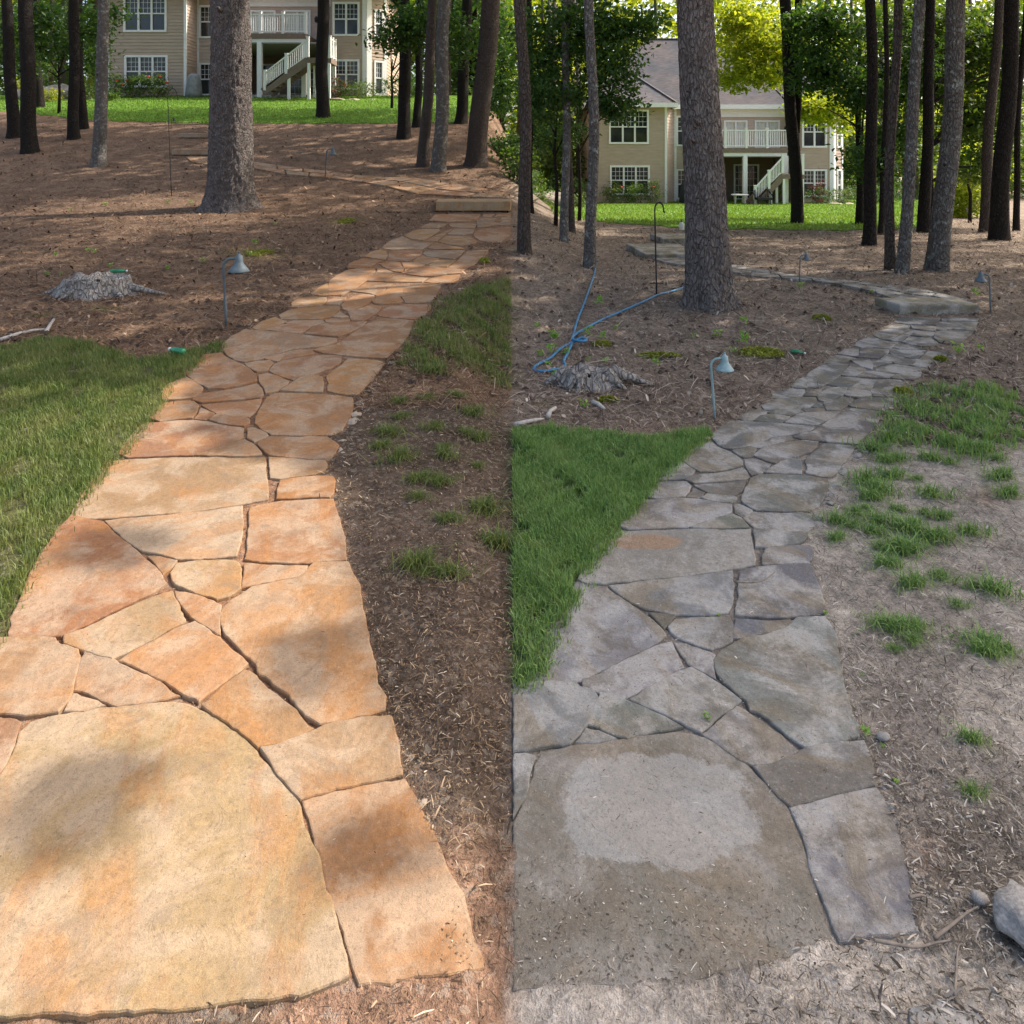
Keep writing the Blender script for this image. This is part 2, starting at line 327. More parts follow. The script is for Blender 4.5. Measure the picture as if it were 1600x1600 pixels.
LAWN_L = [(-900,560),(-200,548),(15,542),(60,528),(120,532),(175,547),(205,560),(235,562),(262,556),(300,547),(345,535),(352,545),(318,566),(275,598),(250,640),(222,682),(190,722),(152,762),(118,805),(92,832),(55,880),(25,945),(5,1000),(-200,1260),(-900,1500)]
GRASS_L2 = [(628,545),(665,500),(700,474),(730,455),(799,436),(799,612),(768,600),(740,575),(712,560),(690,575),(650,580)]
LAWN_R = [(802,676),(850,668),(900,674),(960,682),(1000,690),(1060,682),(1105,672),(1113,680),(1082,702),(1050,732),(1020,762),(998,792),(970,827),(940,870),(905,922),(880,962),(860,1012),(846,1062),(802,1088)]
GRASS_R2 = [(1395,668),(1425,632),(1465,608),(1530,602),(1590,622),(1900,690),(1900,760),(1640,705),(1590,690),(1555,690),(1520,712),(1480,700),(1440,690),(1405,700)]
FAR_L = [(-900,172),(15,174),(60,179),(120,186),(200,190),(330,193),(500,193),(640,193),(712,192),(752,176),(760,160)]
FAR_R = [(838,336),(900,343),(1000,352),(1100,357),(1300,361),(1420,358),(1452,350),(1440,338)]
def edge_y(poly, px): a = np.array(poly); return np.interp(px, a[:, 0], a[:, 1])
def vnoise(x, y, s):                               # cheap value noise for masks
    return np.sin(x*s*1.7+1.3)*np.cos(y*s*1.3+0.7) + 0.6*np.sin(x*s*3.9+y*s*2.3) + 0.4*np.cos(x*s*7.1-y*s*6.3)
XS = np.concatenate([-np.geomspace(150, 4.0, 46), np.linspace(-3.95, 4.95, 400), np.geomspace(5.0, 150, 46)])
YS = np.concatenate([np.linspace(-40, 0.6, 14), np.linspace(0.7, 7.0, 300), np.geomspace(7.03, 60, 190), np.geomspace(62, 220, 12)])
GX, GY = np.meshgrid(XS, YS)
GZ = terrain(GX, GY)
near = np.exp(-(np.maximum(GY-2, 0)/14.0)**2)
PX, PY = proj(GX, GY, GZ)
LEFT = GX < 0
duffL = np.array([0.175, 0.112, 0.072]); duffR = np.array([0.225, 0.175, 0.13])
col = np.where(LEFT[..., None], duffL, duffR)
def blend(c, mask, rgb): return c*(1-mask[..., None]) + np.array(rgb)*mask[..., None]
jit = vnoise(GX, GY, 4.0)
soilL = (sstep(595, 650, PY + 12*jit) * LEFT * (PX > 250)); col = blend(col, soilL, (0.105, 0.076, 0.056))
redL = sstep(0, 120, (PY-1240) - 0.9*np.maximum(0, 700-PX) + 40*jit) * LEFT * (PX > 300); col = blend(col, redL, (0.215, 0.13, 0.085))
bareL = np.exp(-((PX-330)/160)**2-((PY-545)/14)**2)*LEFT; col = blend(col, bareL*0.8, (0.27, 0.165, 0.11))
soilR = sstep(600, 680, PY + 10*jit + 0.05*(PX-1400)) * (~LEFT) * (PX > 1150); col = blend(col, soilR, (0.315, 0.275, 0.23))
soilR2 = np.clip(np.exp(-((PX-1400)/70)**2-((PY-1150)/110)**2) + np.exp(-((PX-1530)/80)**2-((PY-1330)/90)**2), 0, 1)*(~LEFT); col = blend(col, soilR2*0.6, (0.16, 0.13, 0.11))
dirtR = sstep(1440, 1500, PY + 14*jit)*(~LEFT); col = blend(col, dirtR, (0.36, 0.315, 0.265))
for cx_, cy_, rx_, ry_ in ((1520, 700, 60, 12), (1545, 775, 30, 14), (1450, 1330, 40, 40)):
    col = blend(col, np.exp(-((PX-cx_)/rx_)**2-((PY-cy_)/ry_)**2)*0.7*(~LEFT), (0.30, 0.20, 0.145))
bareR = np.exp(-((PX-1010)/70)**2-((PY-672)/12)**2)*(~LEFT); col = blend(col, bareR, (0.30, 0.20, 0.15))
for P_, c_ in ((LAWN_L, (0.085, 0.085, 0.035)), (GRASS_L2, (0.08, 0.075, 0.035)), (LAWN_R, (0.06, 0.075, 0.035)), (GRASS_R2, (0.10, 0.10, 0.055))):
    col = blend(col, in_poly(PX, PY, P_)*1.0, c_)
# moss tint on the duff, dark humus on far floor
for cx_, cy_, rx_, ry_ in ((1185, 550, 45, 10), (1030, 556, 35, 5), (940, 538, 18, 4), (950, 627, 20, 4), (1280, 498, 18, 4), (850, 630, 12, 3), (400, 395, 40, 8), (540, 345, 22, 5), (160, 482, 22, 4), (70, 490, 14, 4)):
    col = blend(col, np.exp(-((PX-cx_)/rx_)**2-((PY-cy_)/ry_)**2)*0.75, (0.16, 0.155, 0.04))
relief = np.array([[0.0]])
GZm = GZ + near*(0.006*vnoise(GX, GY, 9.0)*0.5 + 0.004*vnoise(GY, GX, 23.0)*0.5 + rng.normal(0, 0.0018, GX.shape)) - 0.004
ny, nx = GX.shape
idx = np.arange(nx*ny).reshape(ny, nx)
faces = np.stack([idx[:-1, :-1], idx[:-1, 1:], idx[1:, 1:], idx[1:, :-1]], -1).reshape(-1, 4)
me = mesh_np('ground', np.stack([GX, GY, GZm], -1).reshape(-1, 3), faces, True)
at_ = me.color_attributes.new('zone', 'FLOAT_COLOR', 'POINT')
at_.data.foreach_set('color', np.concatenate([col.reshape(-1, 3), np.ones((nx*ny, 1))], 1).astype(np.float32).ravel())
tag(link('ground', me, M['ground']), kind='structure')

# far lawns: sheets a little above the ground in front of each house
def lawn_sheet(name, x0, x1, y1, edge, side):
    xs = np.linspace(x0, x1, 150); v = []; n2 = 60
    for x in xs:
        # front edge where the ground crosses the edge row
        ds = np.linspace(8, y1, 400); zx = terrain(x, ds); px_, py_ = proj(x, ds, zx)
        ok = py_ <= edge_y(edge, px_) + 0.8*math.sin(x*5.1) + 0.5*math.sin(x*13.3)
        if side: ok &= px_ < 1446+3*math.sin(x*3)
        d0 = ds[np.argmax(ok)] if ok.any() else y1-0.3
        for k in range(n2):
            y = d0 + (y1-d0)*(k/(n2-1))**1.5; v.append((x, y, gz(x, y)+0.03*min(1, 0.35+k/3)))
    ii = np.arange(150*n2).reshape(150, n2)
    ff = np.stack([ii[:-1, :-1], ii[1:, :-1], ii[1:, 1:], ii[:-1, 1:]], -1).reshape(-1, 4)
    return tag(link(name, mesh_np(name, v, ff, True), M['lawn']), kind='structure')
lawn_sheet('lawn', -32, -1.3, 41, FAR_L, 0)
lawn_sheet('lawn', 1.7, 23.5, 44, FAR_R, 1)

# ------------------------------------------------------------------ flagstones, traced once and carried over to both yards
ZM = {1: (0.1875, 500, 280), 2: (0.2125, 340, 420), 3: (0.2625, 180, 540), 4: (0.4, 0, 760), 5: (0.5, 0, 1080)}
STONES = [
 (5, [(95,100),(160,82),(230,68),(340,52),(450,42),(540,36),(590,46),(640,66),(700,105),(745,142),(790,178),(820,215),(850,250),(890,300),(930,345),(945,400),(970,470),(995,540),(1015,600),(1040,690),(1065,770),(1085,890),(1000,925),(870,955),(760,960),(600,990),(450,1000),(200,1003),(0,1015),(-150,1030),(-200,900),(-120,600),(-30,330),(40,200),(65,130)], 'pale'),
 (5, [(948,345),(1000,330),(1100,305),(1200,285),(1265,275),(1285,310),(1310,365),(1345,430),(1385,525),(1425,600),(1445,630),(1455,680),(1475,750),(1505,860),(1400,875),(1240,893),(1220,903),(1125,908),(1100,830),(1075,750),(1045,670),(1020,590),(1000,500),(975,420)], 'orange'),
 (5, [(815,182),(880,172),(960,140),(1010,115),(1080,98),(1150,92),(1222,88),(1240,160),(1255,268),(1150,288),(1050,310),(940,340),(900,300),(860,250)], 'vein'),
 (5, [(-260,60),(30,92),(60,105),(35,190),(-40,330),(-140,620),(-400,600)], 'tan'),
 (4, [(790,862),(830,828),(900,772),(955,727),(985,740),(1030,785),(1090,835),(1140,870),(1190,930),(1222,955),(1170,985),(1090,1012),(1010,1020),(960,985),(900,935),(840,893)], 'gold'),
 (4, [(865,500),(880,475),(920,440),(985,400),(1100,378),(1170,360),(1210,320),(1225,305),(1290,302),(1355,300),(1380,350),(1408,400),(1415,480),(1430,560),(1450,650),(1470,740),(1475,780),(1500,830),(1502,880),(1440,900),(1340,920),(1250,932),(1215,910),(1150,850),(1090,790),(1040,750),(1015,745),(1005,700),(950,660),(905,610),(875,570),(862,540)], 'gold'),
 (4, [(470,685),(540,640),(610,605),(680,565),(760,537),(830,580),(900,640),(965,700),(940,725),(880,765),(820,815),(780,845),(720,815),(660,775),(560,725)], 'gold'),
 (4, [(685,418),(740,425),(810,450),(862,470),(855,530),(860,590),(800,550),(745,515),(710,470)], 'gold'),
 (4, [(250,590),(330,565),(440,510),(540,465),(640,425),(670,418),(695,470),(720,540),(650,570),(600,605),(520,640),(440,680),(370,660),(300,640),(255,620)], 'pale'),
 (4, [(280,118),(340,135),(400,145),(440,185),(490,225),(540,270),(590,310),(625,350),(648,385),(600,420),(520,455),(430,500),(340,545),(240,590),(130,592),(40,590),(45,520),(80,440),(110,370),(160,270),(220,180)], 'red'),
 (4, [(-60,600),(40,598),(130,595),(215,600),(235,628),(300,648),(312,670),(300,730),(285,800),(250,860),(230,885),(160,895),(100,900),(40,898),(-60,895),(-200,880),(-190,640)], 'gold'),
 (4, [(330,650),(400,665),(450,690),(540,730),(620,770),(700,825),(640,835),(560,845),(460,862),(400,840),(340,815),(295,800),(305,740)], 'rust'),
 (4, [(285,815),(340,830),(415,862),(330,880),(255,880)], 'gold'),
 (4, [(412,140),(480,133),(600,123),(700,112),(800,103),(945,80),(948,140),(940,220),(920,275),(850,282),(780,287),(690,286),(640,272),(560,255),(500,220),(450,178)], 'grey'),
 (4, [(978,90),(1010,78),(1100,63),(1200,56),(1300,54),(1315,110),(1345,200),(1352,292),(1280,296),(1200,301),(1100,301),(1020,296),(958,288),(967,220),(974,140)], 'orange'),
 (4, [(580,278),(620,282),(690,295),(665,325),(640,350),(610,310)], 'tan'),
 (4, [(667,345),(692,312),(760,300),(850,297),(930,302),(942,330),(940,405),(890,435),(850,447),(780,425),(700,395),(674,370)], 'pale'),
 (4, [(957,307),(1050,314),(1130,317),(1200,314),(1195,335),(1165,358),(1080,373),(1000,390),(947,402)], 'orange'),
 (3, [(-255,1010),(-200,880),(-130,780),(-60,694),(80,684),(230,675),(400,670),(600,667),(700,673),(800,670),(888,665),(893,720),(898,790),(912,860),(902,918),(850,926),(770,945),(640,965),(500,990),(300,1005),(100,1020),(-20,1030),(-100,1038),(-200,1034)], 'vein'),
 (3, [(914,667),(1000,673),(1100,681),(1180,688),(1245,688),(1265,710),(1245,745),(1200,765),(1100,783),(985,796),(924,793),(922,740)], 'tan'),
 (3, [(985,808),(1080,793),(1200,781),(1290,782),(1310,810),(1295,880),(1280,908),(1200,906),(1080,914),(962,918),(967,860)], 'orange'),
 (3, [(20,650),(60,590),(110,520),(170,470),(260,464),(370,453),(480,451),(550,458),(640,478),(762,495),(762,552),(700,575),(600,611),(460,651),(340,657),(200,664),(80,668)], 'rust'),
 (3, [(474,656),(560,633),(680,588),(770,566),(822,592),(866,640),(880,656),(780,662),(650,659),(560,658)], 'tan'),
 (3, [(844,590),(882,565),(920,549),(1000,551),(1100,553),(1180,549),(1260,552),(1300,575),(1330,600),(1305,650),(1250,681),(1180,682),(1060,675),(917,655),(884,625)], 'tan'),
 (3, [(788,558),(788,503),(812,493),(860,512),(902,531),(906,545),(868,567),(830,580)], 'tan'),
 (3, [(834,468),(839,430),(864,370),(904,313),(952,288),(1050,285),(1200,291),(1300,298),(1412,312),(1416,370),(1398,420),(1368,470),(1348,503),(1280,532),(1150,538),(1050,538),(932,534),(882,508)], 'tan'),
 (3, [(190,425),(240,375),(300,348),(400,338),(470,338),(497,365),(487,400),(457,437),(360,447),(270,455),(220,445)], 'tan'),
 (3, [(474,438),(502,402),(508,374),(588,407),(568,428),(540,446)], 'red'),
 (3, [(518,357),(620,348),(760,338),(867,323),(857,355),(827,400),(793,427),(720,425),(612,407),(572,385)], 'rust'),
 (3, [(563,445),(602,415),(700,428),(770,433),(797,442),(797,467),(768,482),(680,477),(602,458)], 'tan'),
 (3, [(285,328),(290,260),(350,215),(420,192),(468,217),(521,256),(507,283),(468,312),(380,322)], 'gold'),
 (3, [(464,324),(512,293),(622,278),(750,258),(838,234),(867,261),(881,298),(858,312),(760,322),(620,332),(520,342)], 'rust'),
 (3, [(415,158),(470,110),(530,60),(628,48),(667,82),(738,112),(797,147),(836,186),(841,218),(760,236),(650,257),(560,258),(502,232),(440,187)], 'tan'),
 (3, [(859,177),(900,168),(960,183),(1026,216),(1016,239),(957,272),(902,286),(884,250),(863,210)], 'tan'),
 (3, [(919,150),(952,113),(1002,93),(1100,73),(1250,58),(1346,65),(1336,99),(1287,133),(1198,162),(1130,186),(1060,206),(1002,187),(952,168)], 'tan'),
 (3, [(990,269),(1042,237),(1102,198),(1170,178),(1227,192),(1236,230),(1231,281),(1120,277)], 'grey'),
 (3, [(1388,78),(1470,83),(1560,91),(1597,102),(1567,150),(1507,220),(1447,293),(1420,297),(1340,287),(1269,272),(1274,230),(1264,182),(1313,142),(1363,107)], 'gold'),
 (3, [(774,111),(850,98),(918,93),(936,106),(902,152),(850,159),(812,139)], 'grey'),
 (2, [(45,606),(42,560),(110,500),(200,452),(290,458),(400,468),(560,483),(700,503),(870,518),(866,543),(778,572),(648,587),(518,602),(418,637),(328,667),(200,687),(132,677),(82,643)], 'grey'),
 (2, [(350,665),(422,643),(511,618),(487,653),(440,685),(382,673)], 'tan'),
 (2, [(528,614),(600,603),(688,603),(711,629),(600,647),(502,667),(459,683)], 'tan'),
 (2, [(709,601),(762,583),(872,563),(932,523),(1003,473),(1083,418),(1192,368),(1300,371),(1442,383),(1427,440),(1377,530),(1307,598),(1233,662),(1120,652),(950,639),(782,622)], 'tan'),
 (2, [(644,480),(702,438),(801,403),(950,398),(1094,393),(1057,429),(978,467),(889,501),(770,492)], 'tan'),
 (2, [(390,458),(452,422),(540,408),(675,437),(638,468),(600,477),(500,472)], 'tan'),
 (2, [(262,438),(330,387),(420,358),(458,377),(504,387),(448,418),(379,452),(312,455)], 'gold'),
 (2, [(500,399),(562,383),(768,381),(785,395),(678,427),(562,408)], 'tan'),
 (2, [(452,340),(511,312),(580,293),(700,288),(800,281),(891,283),(891,309),(847,352),(758,369),(600,372),(472,369)], 'gold'),
 (2, [(858,358),(895,318),(961,359),(910,361)], 'grey'),
 (2, [(790,376),(860,368),(967,373),(971,388),(900,397),(803,393)], 'tan'),
 (2, [(962,322),(1062,293),(1130,268),(1201,282),(1177,318),(1098,367),(1060,382),(988,382),(978,355)], 'tan'),
 (2, [(1198,348),(1174,339),(1218,302),(1272,273),(1400,265),(1562,268),(1567,290),(1518,343),(1450,372),(1300,362)], 'tan'),
 (2, [(547,284),(548,247),(601,218),(700,208),(797,213),(797,239),(768,266),(690,277),(600,287)], 'gold'),
 (2, [(819,235),(862,211),(941,215),(927,239),(893,265),(799,262)], 'tan'),
 (2, [(928,298),(914,270),(943,237),(1002,203),(1080,188),(1147,193),(1136,234),(1097,263),(1018,298),(962,312)], 'gold'),
 (2, [(1135,240),(1172,213),(1260,208),(1338,213),(1361,248),(1280,259),(1200,262),(1152,257)], 'gold'),
 (2, [(1350,195),(1374,152),(1423,121),(1500,111),(1600,113),(1637,131),(1607,190),(1567,243),(1470,255),(1384,252)], 'tan'),
 (1, [(464,983),(543,933),(613,884),(735,884),(706,920),(671,982),(560,982)], 'gold'),
 (1, [(256,933),(322,908),(383,868),(480,863),(606,873),(537,923),(468,972),(420,952),(330,942)], 'rust'),
 (1, [(72,880),(92,842),(142,803),(231,758),(330,743),(447,745),(461,770),(427,813),(367,857),(308,902),(248,931),(180,966),(82,971),(78,920)], 'gold'),
 (1, [(-10,910),(58,872),(66,910),(71,971),(0,972),(-70,960)], 'gold'),
 (1, [(400,849),(433,817),(479,772),(484,744),(530,744),(634,791),(598,808),(542,851),(470,852)], 'gold'),
 (1, [(545,856),(622,808),(700,804),(810,816),(893,827),(847,858),(700,858)], 'gold'),
 (1, [(725,794),(743,773),(832,739),(920,729),(1060,746),(1205,755),(1168,787),(1060,792),(950,811),(860,811)], 'rust'),
 (1, [(876,858),(933,828),(1042,803),(1162,799),(1147,838),(1083,866),(940,865)], 'gold'),
 (1, [(237,743),(242,712),(291,683),(360,664),(470,676),(532,687),(478,698),(417,735),(330,745)], 'orange'),
 (1, [(369,649),(432,608),(500,593),(546,607),(560,640),(541,676),(470,662)], 'gold'),
 (1, [(574,644),(574,608),(660,594),(846,596),(846,619),(787,662),(738,684),(640,681),(564,677)], 'orange'),
 (1, [(495,706),(562,693),(658,693),(695,754),(676,781),(600,767),(532,733)], 'orange'),
 (1, [(685,698),(790,698),(873,715),(757,742),(711,766)], 'gold'),
 (1, [(543,549),(602,508),(690,479),(758,513),(830,529),(932,533),(877,573),(848,587),(700,582),(580,587),(524,574)], 'grey'),
 (1, [(776,688),(833,643),(900,653),(993,667),(957,687),(888,714),(820,702)], 'gold'),
 (1, [(864,624),(874,603),(960,593),(1203,593),(1167,633),(1118,668),(1000,657),(900,645)], 'grey'),
 (1, [(907,721),(983,678),(1132,678),(1056,732),(980,732)], 'gold'),
 (1, [(1071,736),(1153,675),(1233,603),(1397,593),(1402,620),(1338,668),(1278,717),(1210,746),(1130,742)], 'gold'),
 (1, [(895,574),(963,534),(1040,548),(1150,568),(1203,580),(1180,585),(960,585)], 'tan'),
 (1, [(704,474),(773,433),(840,416),(980,418),(995,430),(937,468),(858,511),(770,502)], 'gold'),
 (1, [(876,518),(963,473),(1062,429),(1103,415),(1086,433),(1037,463),(967,517)], 'tan'),
 (1, [(985,523),(1063,474),(1249,481),(1304,515),(1287,542),(1180,557),(1080,547)], 'gold'),
 (1, [(1066,460),(1123,416),(1220,418),(1281,423),(1271,452),(1190,466)], 'grey'),
 (1, [(1290,440),(1352,413),(1480,408),(1655,402),(1620,440),(1560,482),(1500,527),(1400,522),(1332,512),(1285,475)], 'tan'),
 (1, [(834,407),(872,383),(922,366),(1053,373),(1037,393),(978,409)], 'grey'),
 (1, [(1075,372),(1200,369),(1304,373),(1287,411),(1130,402),(1085,393)], 'gold'),
 (1, [(914,349),(963,298),(1100,294),(1334,294),(1317,319),(1238,355),(1080,358)], 'orange'),
 (1, [(1306,350),(1353,329),(1560,319),(1690,317),(1660,396),(1450,382),(1360,399),(1315,402)], 'grey'),
 (1, [(1356,317),(1360,294),(1560,288),(1705,285),(1692,309),(1560,311)], 'orange'),
]
COLL = dict(pale=(0.326, 0.212, 0.112), orange=(0.263, 0.129, 0.059), vein=(0.294, 0.178, 0.092), tan=(0.257, 0.145, 0.078), gold=(0.313, 0.179, 0.085), red=(0.250, 0.118, 0.053), rust=(0.263, 0.144, 0.081), grey=(0.282, 0.200, 0.132))
COLR = dict(pale=(0.198, 0.193, 0.182), orange=(0.154, 0.154, 0.158), vein=(0.198, 0.186, 0.166), tan=(0.150, 0.143, 0.131), gold=(0.185, 0.179, 0.170), red=(0.198, 0.186, 0.186), rust=(0.160, 0.158, 0.151), grey=(0.171, 0.176, 0.174))
HM = np.array([[1.072458104156763, 0.1673844515537728, 0.7564260214884987], [0.07562464173683352, 1.0740149653423072, 0.13120594669911287], [0.07779745501399936, 0.1278461700485679, 1.0]])
LP = np.array([(470,1250),(312,1104),(500,1134),(98,998),(268,926),(384,792),(520,780),(542,878),(114,808),(418,713),(554,621),(600,566),(348,550),(256,631),(672,475),(762,392),(631,369),(680,334),(560,1532),(752,1510),(627,1215),(45,1130),(300,1540),(17,1190)], float)
RP = np.array([(1235,1261),(1094,1149),(1255,1168),(910,1065),(1048,1004),(1150,892),(1267,883),(1290,962),(905,910),(1176,826),(1295,749),(1337,698),(1113,689),(1029,755),(1399,622),(1479,550),(1366,525),(1404,494),(1310,1465),(1430,1455),(1367,1230),(846,1170),(1090,1500),(822,1262)], float)
def hmap(p):
    q = HM @ np.array([p[0]/1000, p[1]/1000, 1.0]); return q[:2]/q[2]*1000
RES = RP - np.array([hmap(p) for p in LP])
def l2r(p):
    q = hmap(p); wgt = 1/(((LP-np.array(p))**2).sum(1)+2500.0)**1.5
    return tuple(q + (RES*wgt[:, None]).sum(0)/wgt.sum())
def clip_x(poly, x, keep_left):
    out = []; n = len(poly)
    for i in range(n):
        a, b_ = poly[i], poly[(i+1) % n]; ia = (a[0] <= x) == keep_left; ib = (b_[0] <= x) == keep_left
        if ia: out.append(a)
        if ia != ib:
            s_ = (x-a[0])/(b_[0]-a[0]); out.append((x, a[1]+s_*(b_[1]-a[1])))
    return out
def roughen(pts, step, amp, seed):
    out = []; n = len(pts)
    for i in range(n):
        a, b_ = pts[i], pts[(i+1) % n]; L = (b_-a).length; k = max(1, min(22, int(L/step)))
        nrm = Vector((b_.y-a.y, a.x-b_.x, 0)); nrm = nrm.normalized() if nrm.length > 1e-6 else nrm
        for j in range(k):
            p = a.lerp(b_, j/k); s_ = mnoise.noise(Vector((p.x*16+seed, p.y*16, 0)))*amp + mnoise.noise(Vector((p.x*60, p.y*60+seed, 3)))*amp*0.65
            out.append(p + nrm*s_)
    return out
def slab(name, pts, top, thick, mat, parent, colr, tilt=(0, 0), bev=0.0035):
    """a stone: rough outline, worn top arris, side faces; pts are ground points"""
    n = len(pts); c = sum(pts, Vector())/n
    lift = lambda p: Vector((p.x, p.y, p.z+top+tilt[0]*(p.x-c.x)+tilt[1]*(p.y-c.y)))
    T = [lift(p) for p in pts]; v = []; f = []
    r0 = [t_-Vector((0, 0, thick)) for t_ in T]; r1 = [t_-Vector((0, 0, bev*1.1)) for t_ in T]; r2 = []; r3 = []
    for i, t_ in enumerate(T):
        d = (T[(i+1) % n]-T[i-1]); nr = Vector((-d.y, d.x, 0)); nr = nr.normalized() if nr.length > 1e-9 else Vector((0, 0, 0))
        wob = 0.7+0.9*abs(mnoise.noise(Vector((t_.x*20, t_.y*20, 1.7))))
        r2.append(t_+nr*bev*0.6*wob*SGN[0]-Vector((0, 0, bev*0.25))); r3.append(t_+nr*bev*1.7*wob*SGN[0])
    for r_ in (r0, r1, r2, r3): v += [tuple(p) for p in r_]
    for k in range(3):
        for i in range(n):
            j = (i+1) % n; f.append((k*n+i, k*n+j, k*n+n+j, k*n+n+i))
    f.append(tuple(range(3*n, 4*n)))
    me = bpy.data.meshes.new(name); me.from_pydata(v, [], f); me.update()
    bm = bmesh.new(); bm.from_mesh(me); bmesh.ops.recalc_face_normals(bm, faces=bm.faces); bmesh.ops.triangulate(bm, faces=[x for x in bm.faces if len(x.verts) > 4]); bm.to_mesh(me); bm.free()
    o = link(name, me, mat, parent); o.color = c4(colr)
    return o
SGN = [1]
def area2(pts): return sum(pts[i].x*pts[(i+1) % len(pts)].y-pts[(i+1) % len(pts)].x*pts[i].y for i in range(len(pts)))
def outset(pts, d):
    n = len(pts); out = []
    for i, p in enumerate(pts):
        t_ = pts[(i+1) % n]-pts[i-1]; nr = Vector((t_.y, -t_.x, 0)); out.append(p+(nr.normalized()*d if nr.length > 1e-9 else nr))
    return out
def stone_from_px(poly, side, cname, parent, mats, top=None, thick=0.06, i=0):
    poly = clip_x(poly, 797, True) if side == 0 else clip_x(poly, 804, False)
    if len(poly) < 3: return None
    pts = [at(*p) for p in poly]
    if area2(pts) < 0: pts.reverse()
    SGN[0] = 1
    far_ = pts[0].y; pts = outset(pts, 0.0045 if far_ < 4 else 0.008)
    pts = roughen(pts, 0.016 if far_ < 3 else (0.025 if far_ < 4 else 0.06), 0.0065 if far_ < 4 else 0.007, i*3.7)
    base = (COLL if side == 0 else COLR)[cname]; k = random.uniform(0.88, 1.12)
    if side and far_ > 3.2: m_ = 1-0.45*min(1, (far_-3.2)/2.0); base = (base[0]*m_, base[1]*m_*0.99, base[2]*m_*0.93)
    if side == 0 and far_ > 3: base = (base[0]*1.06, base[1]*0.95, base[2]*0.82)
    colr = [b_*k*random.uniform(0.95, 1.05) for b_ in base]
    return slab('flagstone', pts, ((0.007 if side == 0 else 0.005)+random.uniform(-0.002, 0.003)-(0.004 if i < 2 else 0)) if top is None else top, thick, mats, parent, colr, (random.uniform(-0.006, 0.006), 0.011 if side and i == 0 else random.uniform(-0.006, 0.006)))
paths = []
UPL = ([(394,254),(450,262),(520,270),(572,277),(660,281),(730,292),(797,304)], [(396,264),(457,275),(506,278),(555,284),(590,289),(662,306),(797,311)])
UPR = ([(1140,416),(1180,422),(1246,434),(1337,443),(1390,448),(1442,456),(1512,472)], [(1140,427),(1180,434),(1259,440),(1324,449),(1364,459),(1400,472),(1512,476)])
def lerp_line(L, s_):
    n = len(L)-1; k = min(int(s_*n), n-1); f_ = s_*n-k; return (L[k][0]+(L[k+1][0]-L[k][0])*f_, L[k][1]+(L[k+1][1]-L[k][1])*f_)
SP_C = at(990, 1270); SP_R = at(1120, 1270)
m_stone('dirty_stone_scrubbed', (0.38, 0.36, 0.33), (0.12, 0.095, 0.07), 0.6, (0.25, 0.185, 0.11), 0.6, ((at(1035, 1265).x, at(1035, 1262).y), (0.245, 0.15), (0.345, 0.335, 0.315), (0.165, 0.135, 0.10)), 0.3, 0.7)
m_stone('dirty_stone_rust', (0.40, 0.385, 0.355), (0.11, 0.09, 0.065), 0.6, (0.235, 0.185, 0.115), 0.5, ((at(1005, 848).x, at(1005, 848).y), (0.15, 0.055), (0.33, 0.185, 0.095), (0.25, 0.23, 0.20)), 0.6, 0.6)
for side in (0, 1):
    p_ = empty('flagstone_path'); tag(p_, kind='structure'); paths.append(p_); mt = M['clean_stone' if side == 0 else 'dirty_stone']
    for i, (z, pl, cn) in enumerate(STONES):
        s_, ox, oy = ZM[z]; pl = [(x*s_+ox, y*s_+oy) for x, y in pl]
        if side: pl = [l2r(q) for q in pl]
        mm = M['dirty_stone_scrubbed'] if side and i == 0 else (M['dirty_stone_rust'] if side and i == 18 else mt)
        stone_from_px(pl, side, cn, p_, mm, i=i)
    # upper run of the path beyond the step: two rows of irregular slabs
    A, B = (UPL, UPR)[side]
    nS = 9
    for k in range(nS):
        for row in range(2):
            if side == 0: up, lo = UPL
            else: up, lo = UPR
            e = 0.004; s0, s1 = k/nS+e + 0.03*(row)*(k > 0), (k+1)/nS-e + 0.03*row*(k < nS-1)
            def pt(s_, v_):
                a = lerp_line(up, s_); b_ = lerp_line(lo, s_); return (a[0]+(b_[0]-a[0])*v_, a[1]+(b_[1]-a[1])*v_)
            v0, v1 = (0.0, 0.47) if row == 0 else (0.53, 1.0)
            dv = 0.05*math.sin(k*2.1)
            quad = [pt(s0, v0+(dv if row else 0)), pt(s1, v0+(dv if row else 0)), pt(s1, v1+(0 if row else dv)), pt(s0, v1+(0 if row else dv))]
            stone_from_px(quad, side, random.choice(['tan', 'gold', 'grey', 'rust']), p_, mt, top=0.03, thick=0.10, i=100+k*2+row)
